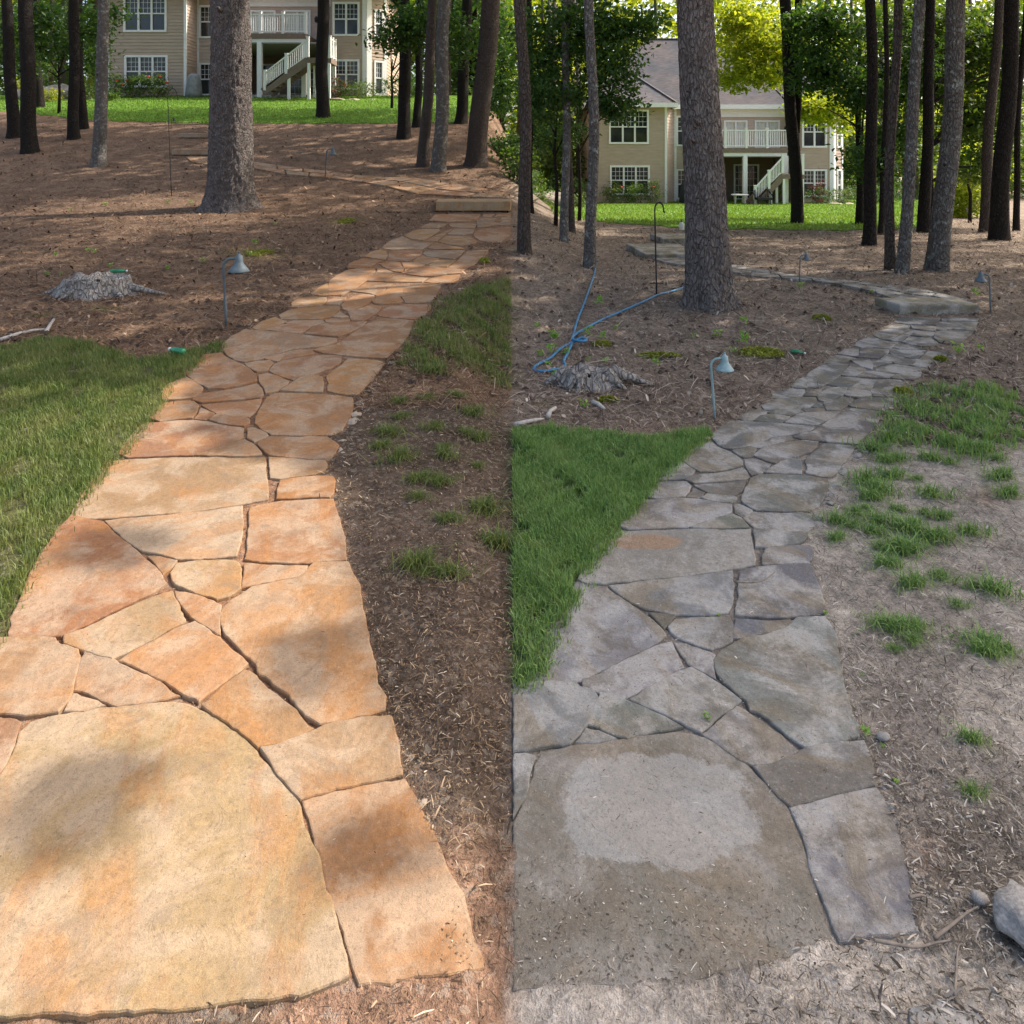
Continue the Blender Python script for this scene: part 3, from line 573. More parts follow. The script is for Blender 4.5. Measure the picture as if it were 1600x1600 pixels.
# thick step slabs
def step_slab(parent, x0, x1, yb, yt, depth, mat, colr, px_clip=None):
    a = at(x0, yb); b_ = at(x1, yb); D = a.y; zt = HC-D*(yt-YH)/F; th = zt-a.z
    pts = [Vector((a.x, D, 0)), Vector(((x1-CX)/F*D, D, 0)), Vector(((x1-CX)/F*D+0.03, D+depth, 0)), Vector((a.x-0.06, D+depth, 0))]
    pts = roughen(pts, 0.09, 0.012, x0)
    return slab('step_slab', pts, zt, max(0.11, th*0.86), mat, parent, colr, (0, 0), 0.014)
for side in (0, 1):
    mt = M['clean_stone' if side == 0 else 'dirty_stone']; p_ = paths[side]
    if side == 0:
        step_slab(p_, 681, 797, 331.5, 314.5, 0.95, mt, (0.45, 0.285, 0.13))
        step_slab(p_, 268, 332, 243, 233, 1.2, mt, (0.42, 0.30, 0.20)); step_slab(p_, 281, 332, 216, 208, 1.0, mt, (0.42, 0.32, 0.22))
        lo_ = [(290,246),(332,247),(332,260),(300,254)]; stone_from_px(lo_, 0, 'tan', p_, mt, 0.03, 0.1, 300)
    else:
        step_slab(p_, 1406, 1530, 491, 476, 0.36, mt, (0.23, 0.205, 0.135))
        step_slab(p_, 1008, 1092, 404, 397, 1.4, mt, (0.17, 0.15, 0.09)); step_slab(p_, 1036, 1092, 381, 373, 1.0, mt, (0.17, 0.15, 0.09))
        lo_ = [(1020,406),(1092,406),(1092,421),(1040,412)]; stone_from_px(lo_, 1, 'tan', p_, mt, 0.03, 0.1, 301)
# rubble packed under the right-hand edge of each path
def rock_mesh(name, r_, seed, sub=2, flat=0.6):
    bm = bmesh.new(); bmesh.ops.create_icosphere(bm, subdivisions=sub, radius=1.0)
    for v in bm.verts:
        d = v.co.normalized(); k = 1+0.35*mnoise.noise(d*1.3+Vector((seed, 0, 0)))+0.16*mnoise.noise(d*3.3+Vector((0, seed, 0)))+0.06*mnoise.noise(d*8+Vector((0, 0, seed)))
        v.co = Vector((d.x*k*r_, d.y*k*r_*0.8, d.z*k*r_*flat))
    me = bpy.data.meshes.new(name); bm.to_mesh(me); bm.free(); me.polygons.foreach_set('use_smooth', np.ones(len(me.polygons), dtype=bool)); return me
RUB = [rock_mesh('edging_stone', 1.0, k*9.1, 1, 0.5) for k in range(5)]
for me in RUB: me.polygons.foreach_set('use_smooth', np.zeros(len(me.polygons), dtype=bool))
EDGE_L = [(765,394),(742,420),(735,425),(715,448),(702,456),(683,468),(640,510),(622,552),(606,565),(596,578),(572,607),(556,628),(550,645),(545,655),(530,685),(527,700),(636,1180),(640,1205),(650,1250),(658,1278)]
for side in (0, 1):
    for k, q in enumerate(EDGE_L):
        pxl = (q[0]+6, q[1]+3) if side == 0 else tuple(np.array(l2r(q))+np.array((6, 2)))
        for rep in range(2):
            p = at(pxl[0]+random.uniform(-3, 5)*(1 if rep else 0), pxl[1]+random.uniform(-6, 6)*rep)
            me = RUB[(k+rep) % 5]
            o = bpy.data.objects.new('edging_stone', me); C.objects.link(o); o.parent = paths[side]
            if not me.materials: me.materials.append(M['rubble_clean'])
            o.location = (p.x, p.y, p.z-0.004); r_ = random.uniform(0.018, 0.036)*(0.7 if rep else 1)*(1 if p.y > 2.5 else 0.5); o.scale = (r_*random.uniform(0.7, 1.2), r_*random.uniform(1.0, 1.8), r_*0.8); o.rotation_euler = (random.uniform(-.3, .3), random.uniform(-.3, .3), random.uniform(0, 6))
            if side: o.material_slots[0].link = 'OBJECT'; o.material_slots[0].material = M['rubble_dirty']

# settle the soil a little below the flagstones
PATHL = [[(x*ZM[z][0]+ZM[z][1], y*ZM[z][0]+ZM[z][2]) for x, y in pl] for z, pl, _ in STONES]
def hull_mask():
    # one outline round each path, in picture rows: left and right limits of the stones
    out = []
    for side in (0, 1):
        lo = np.full(1700, 1e9); hi = np.full(1700, -1e9)
        for pl in PATHL:
            q = pl if side == 0 else [l2r(p) for p in pl]
            for i in range(len(q)):
                a, b_ = q[i], q[(i+1) % len(q)]
                for s_ in np.linspace(0, 1, 400):
                    y = int(a[1]+(b_[1]-a[1])*s_); x = a[0]+(b_[0]-a[0])*s_
                    if 0 <= y < 1700: lo[y] = min(lo[y], x); hi[y] = max(hi[y], x)
        out.append((lo, hi))
    return out
HULL = hull_mask()
def on_path(px, py, side):
    y = np.clip(py, 0, 1699).astype(int); lo, hi = HULL[side]; return (px > lo[y]-2) & (px < hi[y]+2)

gm = bpy.data.objects['ground'].data
onp = np.where(LEFT, on_path(PX, PY, 0), on_path(PX, PY, 1)) & (GY > 0.8) & (GY < 13)
GZ2 = np.where(onp, GZ-0.004+0.2*(GZm-GZ), GZm)
gm.vertices.foreach_set('co', np.stack([GX, GY, GZ2], -1).astype(np.float32).ravel()); gm.update()
col = blend(col, (onp & LEFT)*1.0, (0.235, 0.13, 0.075)); col = blend(col, (onp & ~LEFT)*1.0, (0.19, 0.165, 0.14))
for j_ in range(ny):                           # let the soils of the two yards run into each other
    y_ = max(YS[j_], 0.5); a_, b2 = -0.016*y_, 0.016*y_; sel = (XS > a_) & (XS < b2)
    if sel.any():
        f_ = np.clip((XS[sel]-a_)/(b2-a_)+rng.normal(0, 0.18, sel.sum()), 0, 1)[:, None]; ia, ib = np.searchsorted(XS, a_)-1, min(np.searchsorted(XS, b2), nx-1)
        col[j_, sel] = col[j_, ia]*(1-f_)+col[j_, ib]*f_
gm.color_attributes['zone'].data.foreach_set('color', np.concatenate([col.reshape(-1, 3), np.ones((nx*ny, 1))], 1).astype(np.float32).ravel())

# ------------------------------------------------------------------ foliage helpers
def leaves_np(cent, size, droop=0.3, aspect=0.5, r=None):
    """folded diamond leaves at the given centres: two triangles each"""
    r = r or rng; n = len(cent); az = r.uniform(0, 2*np.pi, n); el = r.normal(-droop, 0.55, n)
    d = np.stack([np.cos(az)*np.cos(el), np.sin(az)*np.cos(el), np.sin(el)], 1)
    up = np.stack([r.normal(0, 0.5, n), r.normal(0, 0.5, n), np.ones(n)], 1)
    s_ = np.cross(d, up); s_ /= np.linalg.norm(s_, axis=1, keepdims=True)+1e-9; nn = np.cross(s_, d)
    L = (size*r.uniform(0.6, 1.3, n))[:, None]; W = L*aspect
    v = np.stack([cent-d*L*0.5, cent-s_*W*0.5+nn*W*0.18, cent+d*L*0.5, cent+s_*W*0.5+nn*W*0.18], 1).reshape(-1, 3)
    i = np.arange(n)[:, None]*4
    return v, np.concatenate([i+np.array([0, 1, 2]), i+np.array([0, 2, 3])], 1).reshape(-1, 3)
def clumps(center, radii, ncl, per, spread, r=None, shell=0.45):
    """leaf centres gathered in clumps spread through an ellipsoid"""
    r = r or rng; q = r.normal(0, 1, (ncl, 3)); q /= np.linalg.norm(q, axis=1, keepdims=True)
    q *= (r.uniform(shell**3, 1, (ncl, 1)))**(1/3)
    c = np.array(center)+q*np.array(radii)
    sp = spread*r.uniform(0.55, 1.35, (ncl, 1, 1))*np.array([1, 1, 0.55])
    return (c[:, None, :]+r.normal(0, 1, (ncl, per, 3))*sp).reshape(-1, 3), c
def leaf_mesh(name, cent, size, **k): v, f = leaves_np(cent, size, **k); return mesh_np(name, v, f)

# ------------------------------------------------------------------ tree trunks with crowns high above
CROWNS = []
for k in range(3):
    r_ = np.random.default_rng(50+k); c1, _ = clumps((0, 0, 0), (2.5, 2.5, 2.9), 105, 16, 0.33, r_)
    CROWNS.append(leaf_mesh('crown', c1, 0.34, r=r_)); CROWNS[-1].materials.append(M['leaf_shade'])
def trunk_mesh(base, r0, r1, lean, H, seg, rings, amp, seed, flare=0.45, ridge=0.0):
    v = []; zs = [H*(i/(rings-1))**1.6 for i in range(rings)]
    for z in zs:
        fl = 1+flare*math.exp(-z/0.24); t_ = min(1, z/H); rad = (r0+(r1-r0)*t_)
        bend = 0.055*math.sin(z*0.55+seed)*min(1, z/2.0)+0.02*math.sin(z*1.7+seed*3)*min(1, z)
        cx = lean*z*(1-0.25*t_)+bend; cy = 0.05*math.sin(z*0.37+seed*2)
        for k in range(seg):
            a = 2*math.pi*k/seg; root = 1+flare*0.55*math.exp(-z/0.2)*math.sin(a*5+seed)*0.5
            nz = mnoise.noise(Vector((math.cos(a)*2.2+seed, math.sin(a)*2.2, z*1.1)))*amp
            if ridge:
                q = Vector((math.cos(a)*r0*30+seed, math.sin(a)*r0*30, z*7.0)); q += Vector((mnoise.noise(q*0.5)*0.8, mnoise.noise(q*0.5+Vector((7, 0, 0)))*0.8, 0))
                nz += ridge*(0.5-abs(mnoise.noise(q)))*1.5
            rr = rad*fl*root*(1+nz)
            v.append((cx+rr*math.cos(a), cy+rr*math.sin(a), z-0.12))
    ii = np.arange(seg*rings).reshape(rings, seg); jj = np.roll(ii, -1, 1)
    return mesh_np('trunk', v, np.stack([ii[:-1], jj[:-1], jj[1:], ii[1:]], -1).reshape(-1, 4), True)
def tree(label, bx, by, bw, tx, tw, mat='bark_dark', group=None, hi=False, H=14.0, crown=0, name='pine_tree'):
    b_ = at(bx, by); D = b_.y; r0 = bw/F*D/2; r1 = tw/F*D/2; zt = HC+D*(YH-15)/F-b_.z
    lean = ((tx-bx)/F*D)/max(zt, 0.5); lean = max(-0.16, min(0.16, lean))
    slope = (r1-r0)/max(zt, 0.5); rt = max(r0*0.35, r0+slope*H) if r1 < r0 else r0*0.7
    e = empty(name, b_); sd = bx*0.37
    tm = trunk_mesh(b_, r0, rt, lean, H, 96 if hi else 16, 300 if hi else 40, 0.05, sd, 0.62 if hi else 0.38, 0.13 if hi else 0.0)
    link('trunk', tm, M[mat], e)
    for k in range(random.choice((1, 2, 3))):
        z = random.uniform(1.2, max(1.6, zt)); a = random.uniform(-2.6, -0.5); rr = r0+(rt-r0)*z/H; cx = lean*z*(1-0.25*z/H); MB().tube([(cx+rr*0.7*math.cos(a), rr*0.7*math.sin(a), z), (cx+rr*1.15*math.cos(a), rr*1.15*math.sin(a), z+0.02), (cx+rr*(1.15+random.uniform(0.15, 0.5))*math.cos(a), rr*1.4*math.sin(a), z+0.05)], [rr*0.2, rr*0.13, rr*0.06], 6).build('branch_stub', M[mat], e, True)
    if crown is not None:
        cr = link('crown', CROWNS[crown % 3], None, e); cr.location = (lean*H*0.8, 0, H-1.6); s_ = random.uniform(0.85, 1.15); cr.scale = (s_, s_, s_); cr.rotation_euler = (0, 0, random.uniform(0, 6))
    tag(e, label, 'tree', group); return e, D
GL, GR = 'tree trunks around the tan path', 'tree trunks around the grey path'
tree('dark trunk at the far left edge of the picture behind the bright lawn', 24, 214, 18, 12, 15, 'bark_dark', GL, crown=1)
tree('thick dark leaning trunk second from the left edge, in front of the boulder bed', 49, 237, 22, 37, 30, 'bark_dark', GL)
tree('straight dark trunk beside the yellow shrubs, rooted at the lawn edge on the far left', 63, 169, 12, 57, 14, 'bark_dark', GL, crown=2)
tree('dark trunk in front of a close twin, left of the lichen-spotted trunk', 117, 216, 16, 113, 19, 'bark_dark', GL, crown=1)
tree('slim dark trunk close behind its twin, left of the left beige house', 131, 201, 13, 121, 12, 'bark_dark', GL, crown=0)
tree('grey lichen-spotted trunk at the left corner of the left beige house', 153, 259, 20, 157, 16, 'bark_lichen', GL, crown=2)
tree('big rough-barked pine trunk in front of the left house beside the hook pole', 358, 326, 64, 355, 55, 'bark_pine', GL, True, crown=1)
tree('single dark trunk standing on the lawn in front of the left stairs', 505, 184, 20, 504, 23, 'bark_dark', GL, crown=0)
tree('straight dark trunk right of the left house, leftmost of the right-hand cluster', 630, 216, 20, 631, 18, 'bark_dark', GL, crown=2)
tree('thin dark trunk between the cluster of trunks, rooted at the lawn edge', 650, 198, 12, 658, 13, 'bark_dark', GL, crown=0)
tree('slender pocked leaning trunk, left of the two close trunks behind the tan path', 661, 259, 18, 673, 15, 'bark_brown', GL, crown=1)
tree('grey pocked trunk, right of the two close trunks behind the tan path', 684, 266, 22, 697, 19, 'bark_lichen', GL, crown=1)
tree('dark trunk standing at the lawn end behind the thick leaning trunk', 720, 192, 18, 732, 20, 'bark_dark', GL, crown=2)
tree('thick grey leaning trunk with flared root behind the tan stone step', 744, 258, 32, 765, 35, 'bark_brown', GL, crown=2)
tree('dark brown trunk at the left edge of the grey path yard', 819, 396, 20, 813, 13, 'bark_brown', GR, crown=0)
tree('thin dark trunk right beside the leftmost brown trunk, rooted at the lawn', 830, 331, 9, 824, 8, 'bark_dark', GR, crown=1)
tree('lichen-mottled trunk with a dark twin behind, under the leafy crown', 882, 377, 13, 880, 16, 'bark_lichen', GR, crown=1)
tree('dark brown trunk close behind the lichen-mottled one', 894, 363, 11, 886, 11, 'bark_brown', GR, crown=2)
tree('grey trunk with white lichen spots at the left corner of the right house', 921, 418, 18, 923, 13, 'bark_lichen', GR, crown=0)
tree('big grey rough-barked pine trunk in front of the right house', 1114, 478, 62, 1096, 48, 'bark_pine', GR, True, crown=0)
tw, twD = tree('forked dark trunk standing on the lawn in front of the right house', 1245, 350, 18, 1229, 17, 'bark_dark', GR, crown=2)
b_ = at(1245, 350); fz = HC+twD*(YH-160)/F-b_.z
mbb = MB().tube([((1243-1245)/F*twD, 0.05, fz-0.8), ((1247-1245)/F*twD, 0.05, fz), ((1249-1245)/F*twD, 0.05, fz+2.5), ((1254-1245)/F*twD, 0.05, fz+7)], [0.12, 0.11, 0.10, 0.07], 10)
mbb.build('limb', M['bark_dark'], tw, True)
tree('straight dark trunk leftmost of the cluster right of the right house', 1360, 384, 19, 1360, 15, 'bark_dark', GR, crown=0)
tree('very thin dark trunk behind the right-hand cluster at the lawn edge', 1377, 367, 8, 1386, 10, 'bark_dark', GR, crown=1)
tree('slender brown pocked trunk, left of the two close pale trunks', 1389, 421, 15, 1395, 12, 'bark_brown', GR, crown=1)
tree('pale grey lichen-covered leaning trunk, right of the slender brown one', 1410, 426, 18, 1434, 18, 'bark_lichen', GR, crown=None)
tree('dark shaded trunk behind the pale leaning trunks', 1442, 363, 18, 1452, 14, 'bark_dark', GR, crown=0)
tree('thick grey-green leaning trunk with flared foot right of the step', 1464, 423, 31, 1493, 24, 'bark_lichen', GR, crown=None)
tree('brown trunk behind the dark one near the right edge of the picture', 1540, 363, 16, 1557, 13, 'bark_brown', GR, crown=1)
tree('dark straight trunk near the right edge of the picture', 1559, 375, 26, 1577, 17, 'bark_dark', GR, crown=0)
tree('thin dark trunk at the extreme right edge of the picture', 1590, 361, 9, 1600, 9, 'bark_dark', GR, crown=2)

# understory trees whose leaves hang into the picture
def leafy_tree(label, base, blobs, mat, bark='bark_dark', name='leafy_tree', leaf=0.11, group=None, trunk_r=0.05, seed=1):
    r_ = np.random.default_rng(seed); b_ = Vector(base); e = empty(name, b_); cs = []; tb = MB(); top = None
    for (px, py, D, rx, ry, rd, ncl, per) in blobs:
        c = atD(px, py, D); k = D/F
        pts, cc = clumps(c, (rx*k, rd, ry*k), ncl, per, leaf*1.35, r_, 0.15); cs.append(pts)
        top = c if top is None else top
        fork = b_.lerp(Vector((b_.x, b_.y, c.z)), 0.75)
        tb.tube([fork-b_, fork.lerp(c, 0.55)+Vector((0, 0, 0.15))-b_, c-b_], [trunk_r*0.6, trunk_r*0.4, trunk_r*0.2], 6)
        for q in cc[::6]:
            q = Vector(q); tb.tube([c-b_, c.lerp(q, 0.5)+Vector((0, 0, 0.06))-b_, q-b_], [trunk_r*0.2, trunk_r*0.14, trunk_r*0.07], 4, False)
    zmax = max(c.z for c in [atD(q[0], q[1], q[2]) for q in blobs])
    tk = MB().tube([(0, 0, -0.1), (0.03, 0, 0.8), (-0.02, 0.03, (zmax-b_.z)*0.6), (0.04, 0, zmax-b_.z)], [trunk_r*1.3, trunk_r, trunk_r*0.8, trunk_r*0.4], 10)
    tk.build('trunk', M[bark], e, True); tb.build('limbs', M[bark], e, True)
    link('crown', leaf_mesh('crown', np.concatenate(cs)-np.array(b_), leaf, r=r_, aspect=0.55, droop=0.35), M[mat], e)
    tag(e, label, 'tree', group); return e
leafy_tree('dark green broadleaf tree hiding the left end of the right house roof', at(905, 345), [(880,60,12.5,80,60,1.0,100,30),(950,110,12.2,45,55,0.8,75,30),(870,150,12.6,55,45,0.9,75,30),(930,40,12.4,70,40,0.8,75,27),(840,110,12.9,25,70,0.6,45,27),(960,165,12.0,30,22,0.5,37,25),(1020,35,12.0,28,18,0.4,20,22),(980,50,12.1,35,25,0.5,32,22)], 'leaf_dark', leaf=0.095, seed=3)
leafy_tree('low dark leafy sapling between the trunks left of the right house', at(868, 352), [(850,215,15,25,22,0.7,34,22),(835,170,15.4,22,40,0.7,40,20),(895,205,14.5,18,14,0.5,16,16)], 'leaf_dark', leaf=0.10, seed=4, trunk_r=0.035)
leafy_tree('bright yellow-green sunlit tree above the right house roof', at(1247, 342), [(1180,60,21,55,48,1.8,108,28),(1170,110,20.5,42,35,1.5,72,26),(1215,90,21,25,45,1.3,60,26),(1145,30,20.5,30,22,1.2,36,24)], 'leaf_bright', leaf=0.17, seed=5)
leafy_tree('yellow-green branch foliage hanging in front of the right house bay', at(1348, 350), [(1290,172,22,32,20,1.2,60,26),(1260,165,22,18,26,1.0,31,24),(1320,190,22,14,18,0.8,19,21)], 'leaf_bright', leaf=0.16, seed=6, trunk_r=0.04)
leafy_tree('large dark green tree filling the upper right behind the cluster', at(1342, 352), [(1300,60,18,55,48,1.3,108,28),(1290,120,17.5,48,32,1.1,84,28),(1345,150,17,26,34,1.0,55,28),(1352,255,16.5,22,24,0.8,40,26),(1400,110,18,50,70,1.2,108,26),(1390,215,17.5,25,30,0.9,43,24),(1265,30,18,34,22,1.0,48,26)], 'leaf_dark', leaf=0.135, seed=7, trunk_r=0.08)
leafy_tree('dark green tree between the pale trunks on the right', at(1452, 360), [(1470,60,19,60,50,1.3,108,26),(1560,50,19,50,50,1.3,96,26),(1420,30,19,60,30,1.2,72,26),(1440,130,18.5,35,45,1.2,67,26),(1520,90,19,38,50,1.2,72,26),(1505,190,18,36,40,1.0,64,26),(1550,190,18,30,60,1.0,55,26),(1575,110,18.5,30,60,1.0,60,26),(1480,120,19,30,40,1.0,48,26),(1530,260,18,26,30,0.9,40,24)], 'leaf_mid', leaf=0.14, seed=8, trunk_r=0.07)
leafy_tree('yellow-green young tree lit from behind beside the right edge trunks', at(1515, 348), [(1510,285,24,30,40,1.4,76,26),(1505,325,24,22,22,1.0,43,26),(1530,250,24,30,25,1.2,43,24)], 'leaf_bright', leaf=0.17, seed=9, trunk_r=0.04)
leafy_tree('dark leafy branches hanging beside the right end of the left house', at(612, 170), [(640,30,21,40,22,1.2,50,22),(610,60,20.5,26,22,1.0,36,22),(660,55,21,36,26,1.1,44,22),(700,30,21.5,30,24,1.0,34,20),(720,70,22,20,28,0.9,26,20)], 'leaf_dark', leaf=0.15, seed=10, trunk_r=0.05)
leafy_tree('dark leafy tree behind the trunks in the upper left corner', at(92, 178), [(75,35,25,25,30,1.2,46,22),(60,75,25,16,25,1.0,26,20),(140,40,24,22,28,1.0,36,20),(180,20,23,14,8,0.5,10,16),(110,70,25,14,20,0.8,20,18),(20,50,26,26,45,1.0,50,20),(150,90,27,18,40,0.9,40,18),(35,95,27,30,30,0.9,40,18)], 'leaf_dark', leaf=0.17, seed=11, trunk_r=0.05)
leafy_tree('small dark leafy tree at the right end of the left lawn', at(786, 187), [(786,120,22,14,60,0.8,46,22),(778,165,22,14,18,0.7,22,20),(770,40,22,20,26,0.8,24,18)], 'leaf_dark', leaf=0.15, seed=12, trunk_r=0.04)

# woods far behind both houses: trees of their own, then one mass that closes the view
FARC = []
for k in range(2):
    r_ = np.random.default_rng(70+k); c1, _ = clumps((0, 0, 0), (2.6, 2.2, 5.0), 90, 15, 0.45, r_, 0.1)
    FARC.append((leaf_mesh('crown', c1, 0.42, r=r_), leaf_mesh('crown', c1*np.array([-1, 1, 1]), 0.42, r=r_)))
    FARC[k][0].materials.append(M['leaf_mid']); FARC[k][1].materials.append(M['leaf_bright'])
fx = [(-27.5, 50, 0), (-31, 46, 1), (-24, 56, 0), (-35, 52, 0), (-7.6, 50, 1), (-5.2, 54, 0), (-2.6, 48, 0), (-0.8, 57, 1), (2.2, 52, 1), (4.6, 56, 1), (22.5, 52, 1), (25.5, 47, 1), (28.5, 54, 1), (31.5, 50, 1), (35, 56, 1), (19.5, 58, 1), (12, 60, 1), (7.5, 62, 1)]
for k, (x, y, br_) in enumerate(fx):
    z = gz(x, y); e = empty('forest_tree', (x, y, z))
    H = random.uniform(12, 15); rr = random.uniform(0.14, 0.24)
    MB().tube([(0, 0, -0.2), (random.uniform(-.1, .1), 0, H*0.5), (random.uniform(-.3, .3), 0, H+2)], [rr*1.2, rr, rr*0.5], 9).build('trunk', M['bark_brown' if k % 2 else 'bark_dark'], e, True)
    cr = link('crown', FARC[k % 2][1 if br_ else 0], None, e); cr.location = (0, 0, H*0.55); cr.rotation_euler = (0, 0, k*1.1)
    tag(e, 'distant straight forest tree standing behind the houses', 'tree', 'trees far behind the houses')
for k, px in enumerate((80, 97, 147, 100, 700, 714, 752, 858, 864, 902, 1330, 1376, 1424, 1430, 1500)):      # thin bare trunks seen through the gaps
    D = 44+(k*7 % 9); x = (px-CX)/F*D; z = gz(x, D); e = empty('forest_tree', (x, D, z)); rr = 0.11+0.04*(k % 3)
    MB().tube([(0, 0, -0.2), (0.05, 0, 6), (0.1*(k % 3-1), 0, 17)], [rr*1.2, rr, rr*0.5], 8).build('trunk', M['bark_lichen' if k % 2 else 'bark_brown'], e, True)
    tag(e, 'distant thin bare trunk seen through a gap in the woods', 'tree', 'thin bare trunks in the far woods')
def mass(name, x0, x1, y0, y1, zt, n, size, mat, label, seed):
    r_ = np.random.default_rng(seed); cl = n//14; x = r_.uniform(x0, x1, cl); y = r_.uniform(y0, y1, cl); z0 = terrain(x, y); z = z0+zt*r_.uniform(0, 1, cl)**0.9
    c = np.stack([x, y, z], 1)[:, None, :]+r_.normal(0, 1, (cl, 14, 3))*np.array([0.9, 0.9, 0.6])
    tag(link(name, leaf_mesh(name, c.reshape(-1, 3), size, r=r_, aspect=0.7), M[mat]), label, 'woods', kind='stuff')
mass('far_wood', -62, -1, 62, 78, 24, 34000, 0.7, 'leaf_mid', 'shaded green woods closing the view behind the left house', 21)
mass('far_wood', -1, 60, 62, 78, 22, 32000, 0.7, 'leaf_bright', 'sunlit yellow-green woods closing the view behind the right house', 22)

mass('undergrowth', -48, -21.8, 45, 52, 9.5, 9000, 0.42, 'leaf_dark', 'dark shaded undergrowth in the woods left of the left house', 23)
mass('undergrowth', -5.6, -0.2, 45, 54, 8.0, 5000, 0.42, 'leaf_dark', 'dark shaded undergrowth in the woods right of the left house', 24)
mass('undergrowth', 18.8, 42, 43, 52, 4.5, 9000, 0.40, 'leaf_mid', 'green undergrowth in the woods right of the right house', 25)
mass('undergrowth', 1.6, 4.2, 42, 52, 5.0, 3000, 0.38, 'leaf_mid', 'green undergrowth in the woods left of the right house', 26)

# ------------------------------------------------------------------ added trees, crowns out of view and shaped to shade the yards
def added_shade_tree(label, trunk_at, targets, t0, t1, size, seed, cl=0.0):
    r_ = np.random.default_rng(seed); pts = []
    for poly, n in targets:
        xs = [at(*q).x for q in poly]; ys = [at(*q).y for q in poly]; got = 0
        while got < n:
            x = r_.uniform(min(xs)-.2, max(xs)+.2, 4000); y = r_.uniform(min(ys)-.2, max(ys)+.2, 4000); z = terrain(x, y)
            px, py = proj(x, y, z); ok = in_poly(px, py, poly); x, y, z = x[ok], y[ok], z[ok]
            m_ = min(len(x), n-got); tt = r_.uniform(t0, t1, m_)
            pts.append(np.stack([x[:m_], y[:m_], z[:m_]], 1)+tt[:, None]*np.array(SV)); got += m_  # leaves set sunward of the ground that is to be shaded
    pts = np.concatenate(pts)
    if cl: pts = (pts[::14, None, :]+r_.normal(0, cl, (len(pts[::14]), 14, 3))).reshape(-1, 3)
    b_ = Vector((trunk_at[0], trunk_at[1], gz(*trunk_at))); e = empty('added_shade_tree', b_); H = pts[:, 2].max()+0.5-b_.z
    MB().tube([(0, 0, -0.2), (0.1, 0, H*0.4), (0, 0.1, H)], [0.24, 0.2, 0.06], 12).build('trunk', M['bark_brown'], e, True)
    lb = MB()
    for q in pts[r_.integers(0, len(pts), 26)]:
        q = Vector(q)-b_; s_ = Vector((0, 0, max(H*0.3, q.z-1.2))); lb.tube([s_, s_.lerp(q, 0.5)+Vector((0, 0, 0.3)), q], [0.06, 0.04, 0.012], 5)
    lb.build('limbs', M['bark_brown'], e, True)
    link('crown', leaf_mesh('crown', pts-np.array(b_), size, r=r_, aspect=0.7, droop=0.0), M['leaf_shade'], e)
    tag(e, label, 'tree')
added_shade_tree('added unseen tree with leaves placed to shade the grey path', (8.6, 6.2), [([(806,520),(1900,520),(2600,1750),(806,1750)], 9500), ([(806,440),(1900,440),(1900,520),(806,520)], 2600)], 7.0, 10.0, 0.24, 31)
added_shade_tree('added unseen tree with leaves placed to shade the middle of the tan path', (9.4, 10.4), [
    ([(330,700),(300,640),(330,520),(560,470),(700,445),(800,425),(800,740),(640,820),(560,740),(430,712)], 2300),
    ([(570,800),(800,720),(800,1250),(660,1160),(610,1010)], 900),
    ([(-60,530),(340,530),(300,590),(200,610),(-60,600)], 260),
    ([(20,1290),(60,1210),(190,1200),(200,1250),(90,1330)], 26), ([(80,860),(130,830),(270,850),(200,890)], 16), ([(430,1010),(560,970),(560,1060),(480,1080)], 12), ([(520,1300),(640,1290),(640,1350),(560,1360)], 12)], 9.5, 14.0, 0.24, 32)

added_shade_tree('added tree between the yards with unseen boughs placed to dapple the left lawn and slope', (0.4, 31.0), [([(20,176),(330,172),(640,176),(745,178),(720,194),(60,188)], 3600), ([(0,200),(793,198),(793,262),(400,300),(0,300)], 4600)], 14.0, 19.0, 0.42, 33, 0.4)
added_shade_tree('added unseen tree right of the picture with boughs placed to dapple the right pine straw', (13.0, 13.5), [([(830,365),(1600,372),(1600,440),(830,440)], 1900)], 10.0, 14.0, 0.36, 34, 0.35)

# ------------------------------------------------------------------ houses
class Wall:
    """a vertical wall plane: origin, direction along it; s runs along, n points out"""
    def __init__(s, o, d): s.o = Vector(o); s.d = Vector((d[0], d[1], 0)).normalized(); s.n = Vector((s.d.y, -s.d.x, 0))
    def p(s, a, z, out=0.0): q = s.o+s.d*a+s.n*out; return (q.x, q.y, q.z+z)
    def box(s, mb, a0, a1, z0, z1, o0, o1):
        n = len(mb.v); mb.v += [s.p(a0,z0,o1),s.p(a1,z0,o1),s.p(a1,z0,o0),s.p(a0,z0,o0),s.p(a0,z1,o1),s.p(a1,z1,o1),s.p(a1,z1,o0),s.p(a0,z1,o0)]
        for q in ((0,3,2,1),(4,5,6,7),(0,1,5,4),(1,2,6,5),(2,3,7,6),(3,0,4,7)): mb.f.append(tuple(n+i for i in q))
def siding(mb, w, a0, a1, z0, z1, holes, bh=0.165):
    z = z0
    while z < z1-0.01:
        zt = min(z+bh, z1); zm = (z+zt)/2; iv = [(a0, a1)]
        for h0, h1, hz0, hz1 in holes:
            if hz0 < zm < hz1:
                nv = []
                for p, q in iv:
                    if h1 <= p or h0 >= q: nv.append((p, q))
                    else:
                        if h0 > p: nv.append((p, h0))
                        if h1 < q: nv.append((h1, q))
                iv = nv
        for p, q in iv:
            mb.quad(w.p(p, z, 0.028), w.p(q, z, 0.028), w.p(q, zt, 0.004), w.p(p, zt, 0.004))
            mb.quad(w.p(p, z, -0.02), w.p(q, z, -0.02), w.p(q, z, 0.028), w.p(p, z, 0.028))
        z = zt
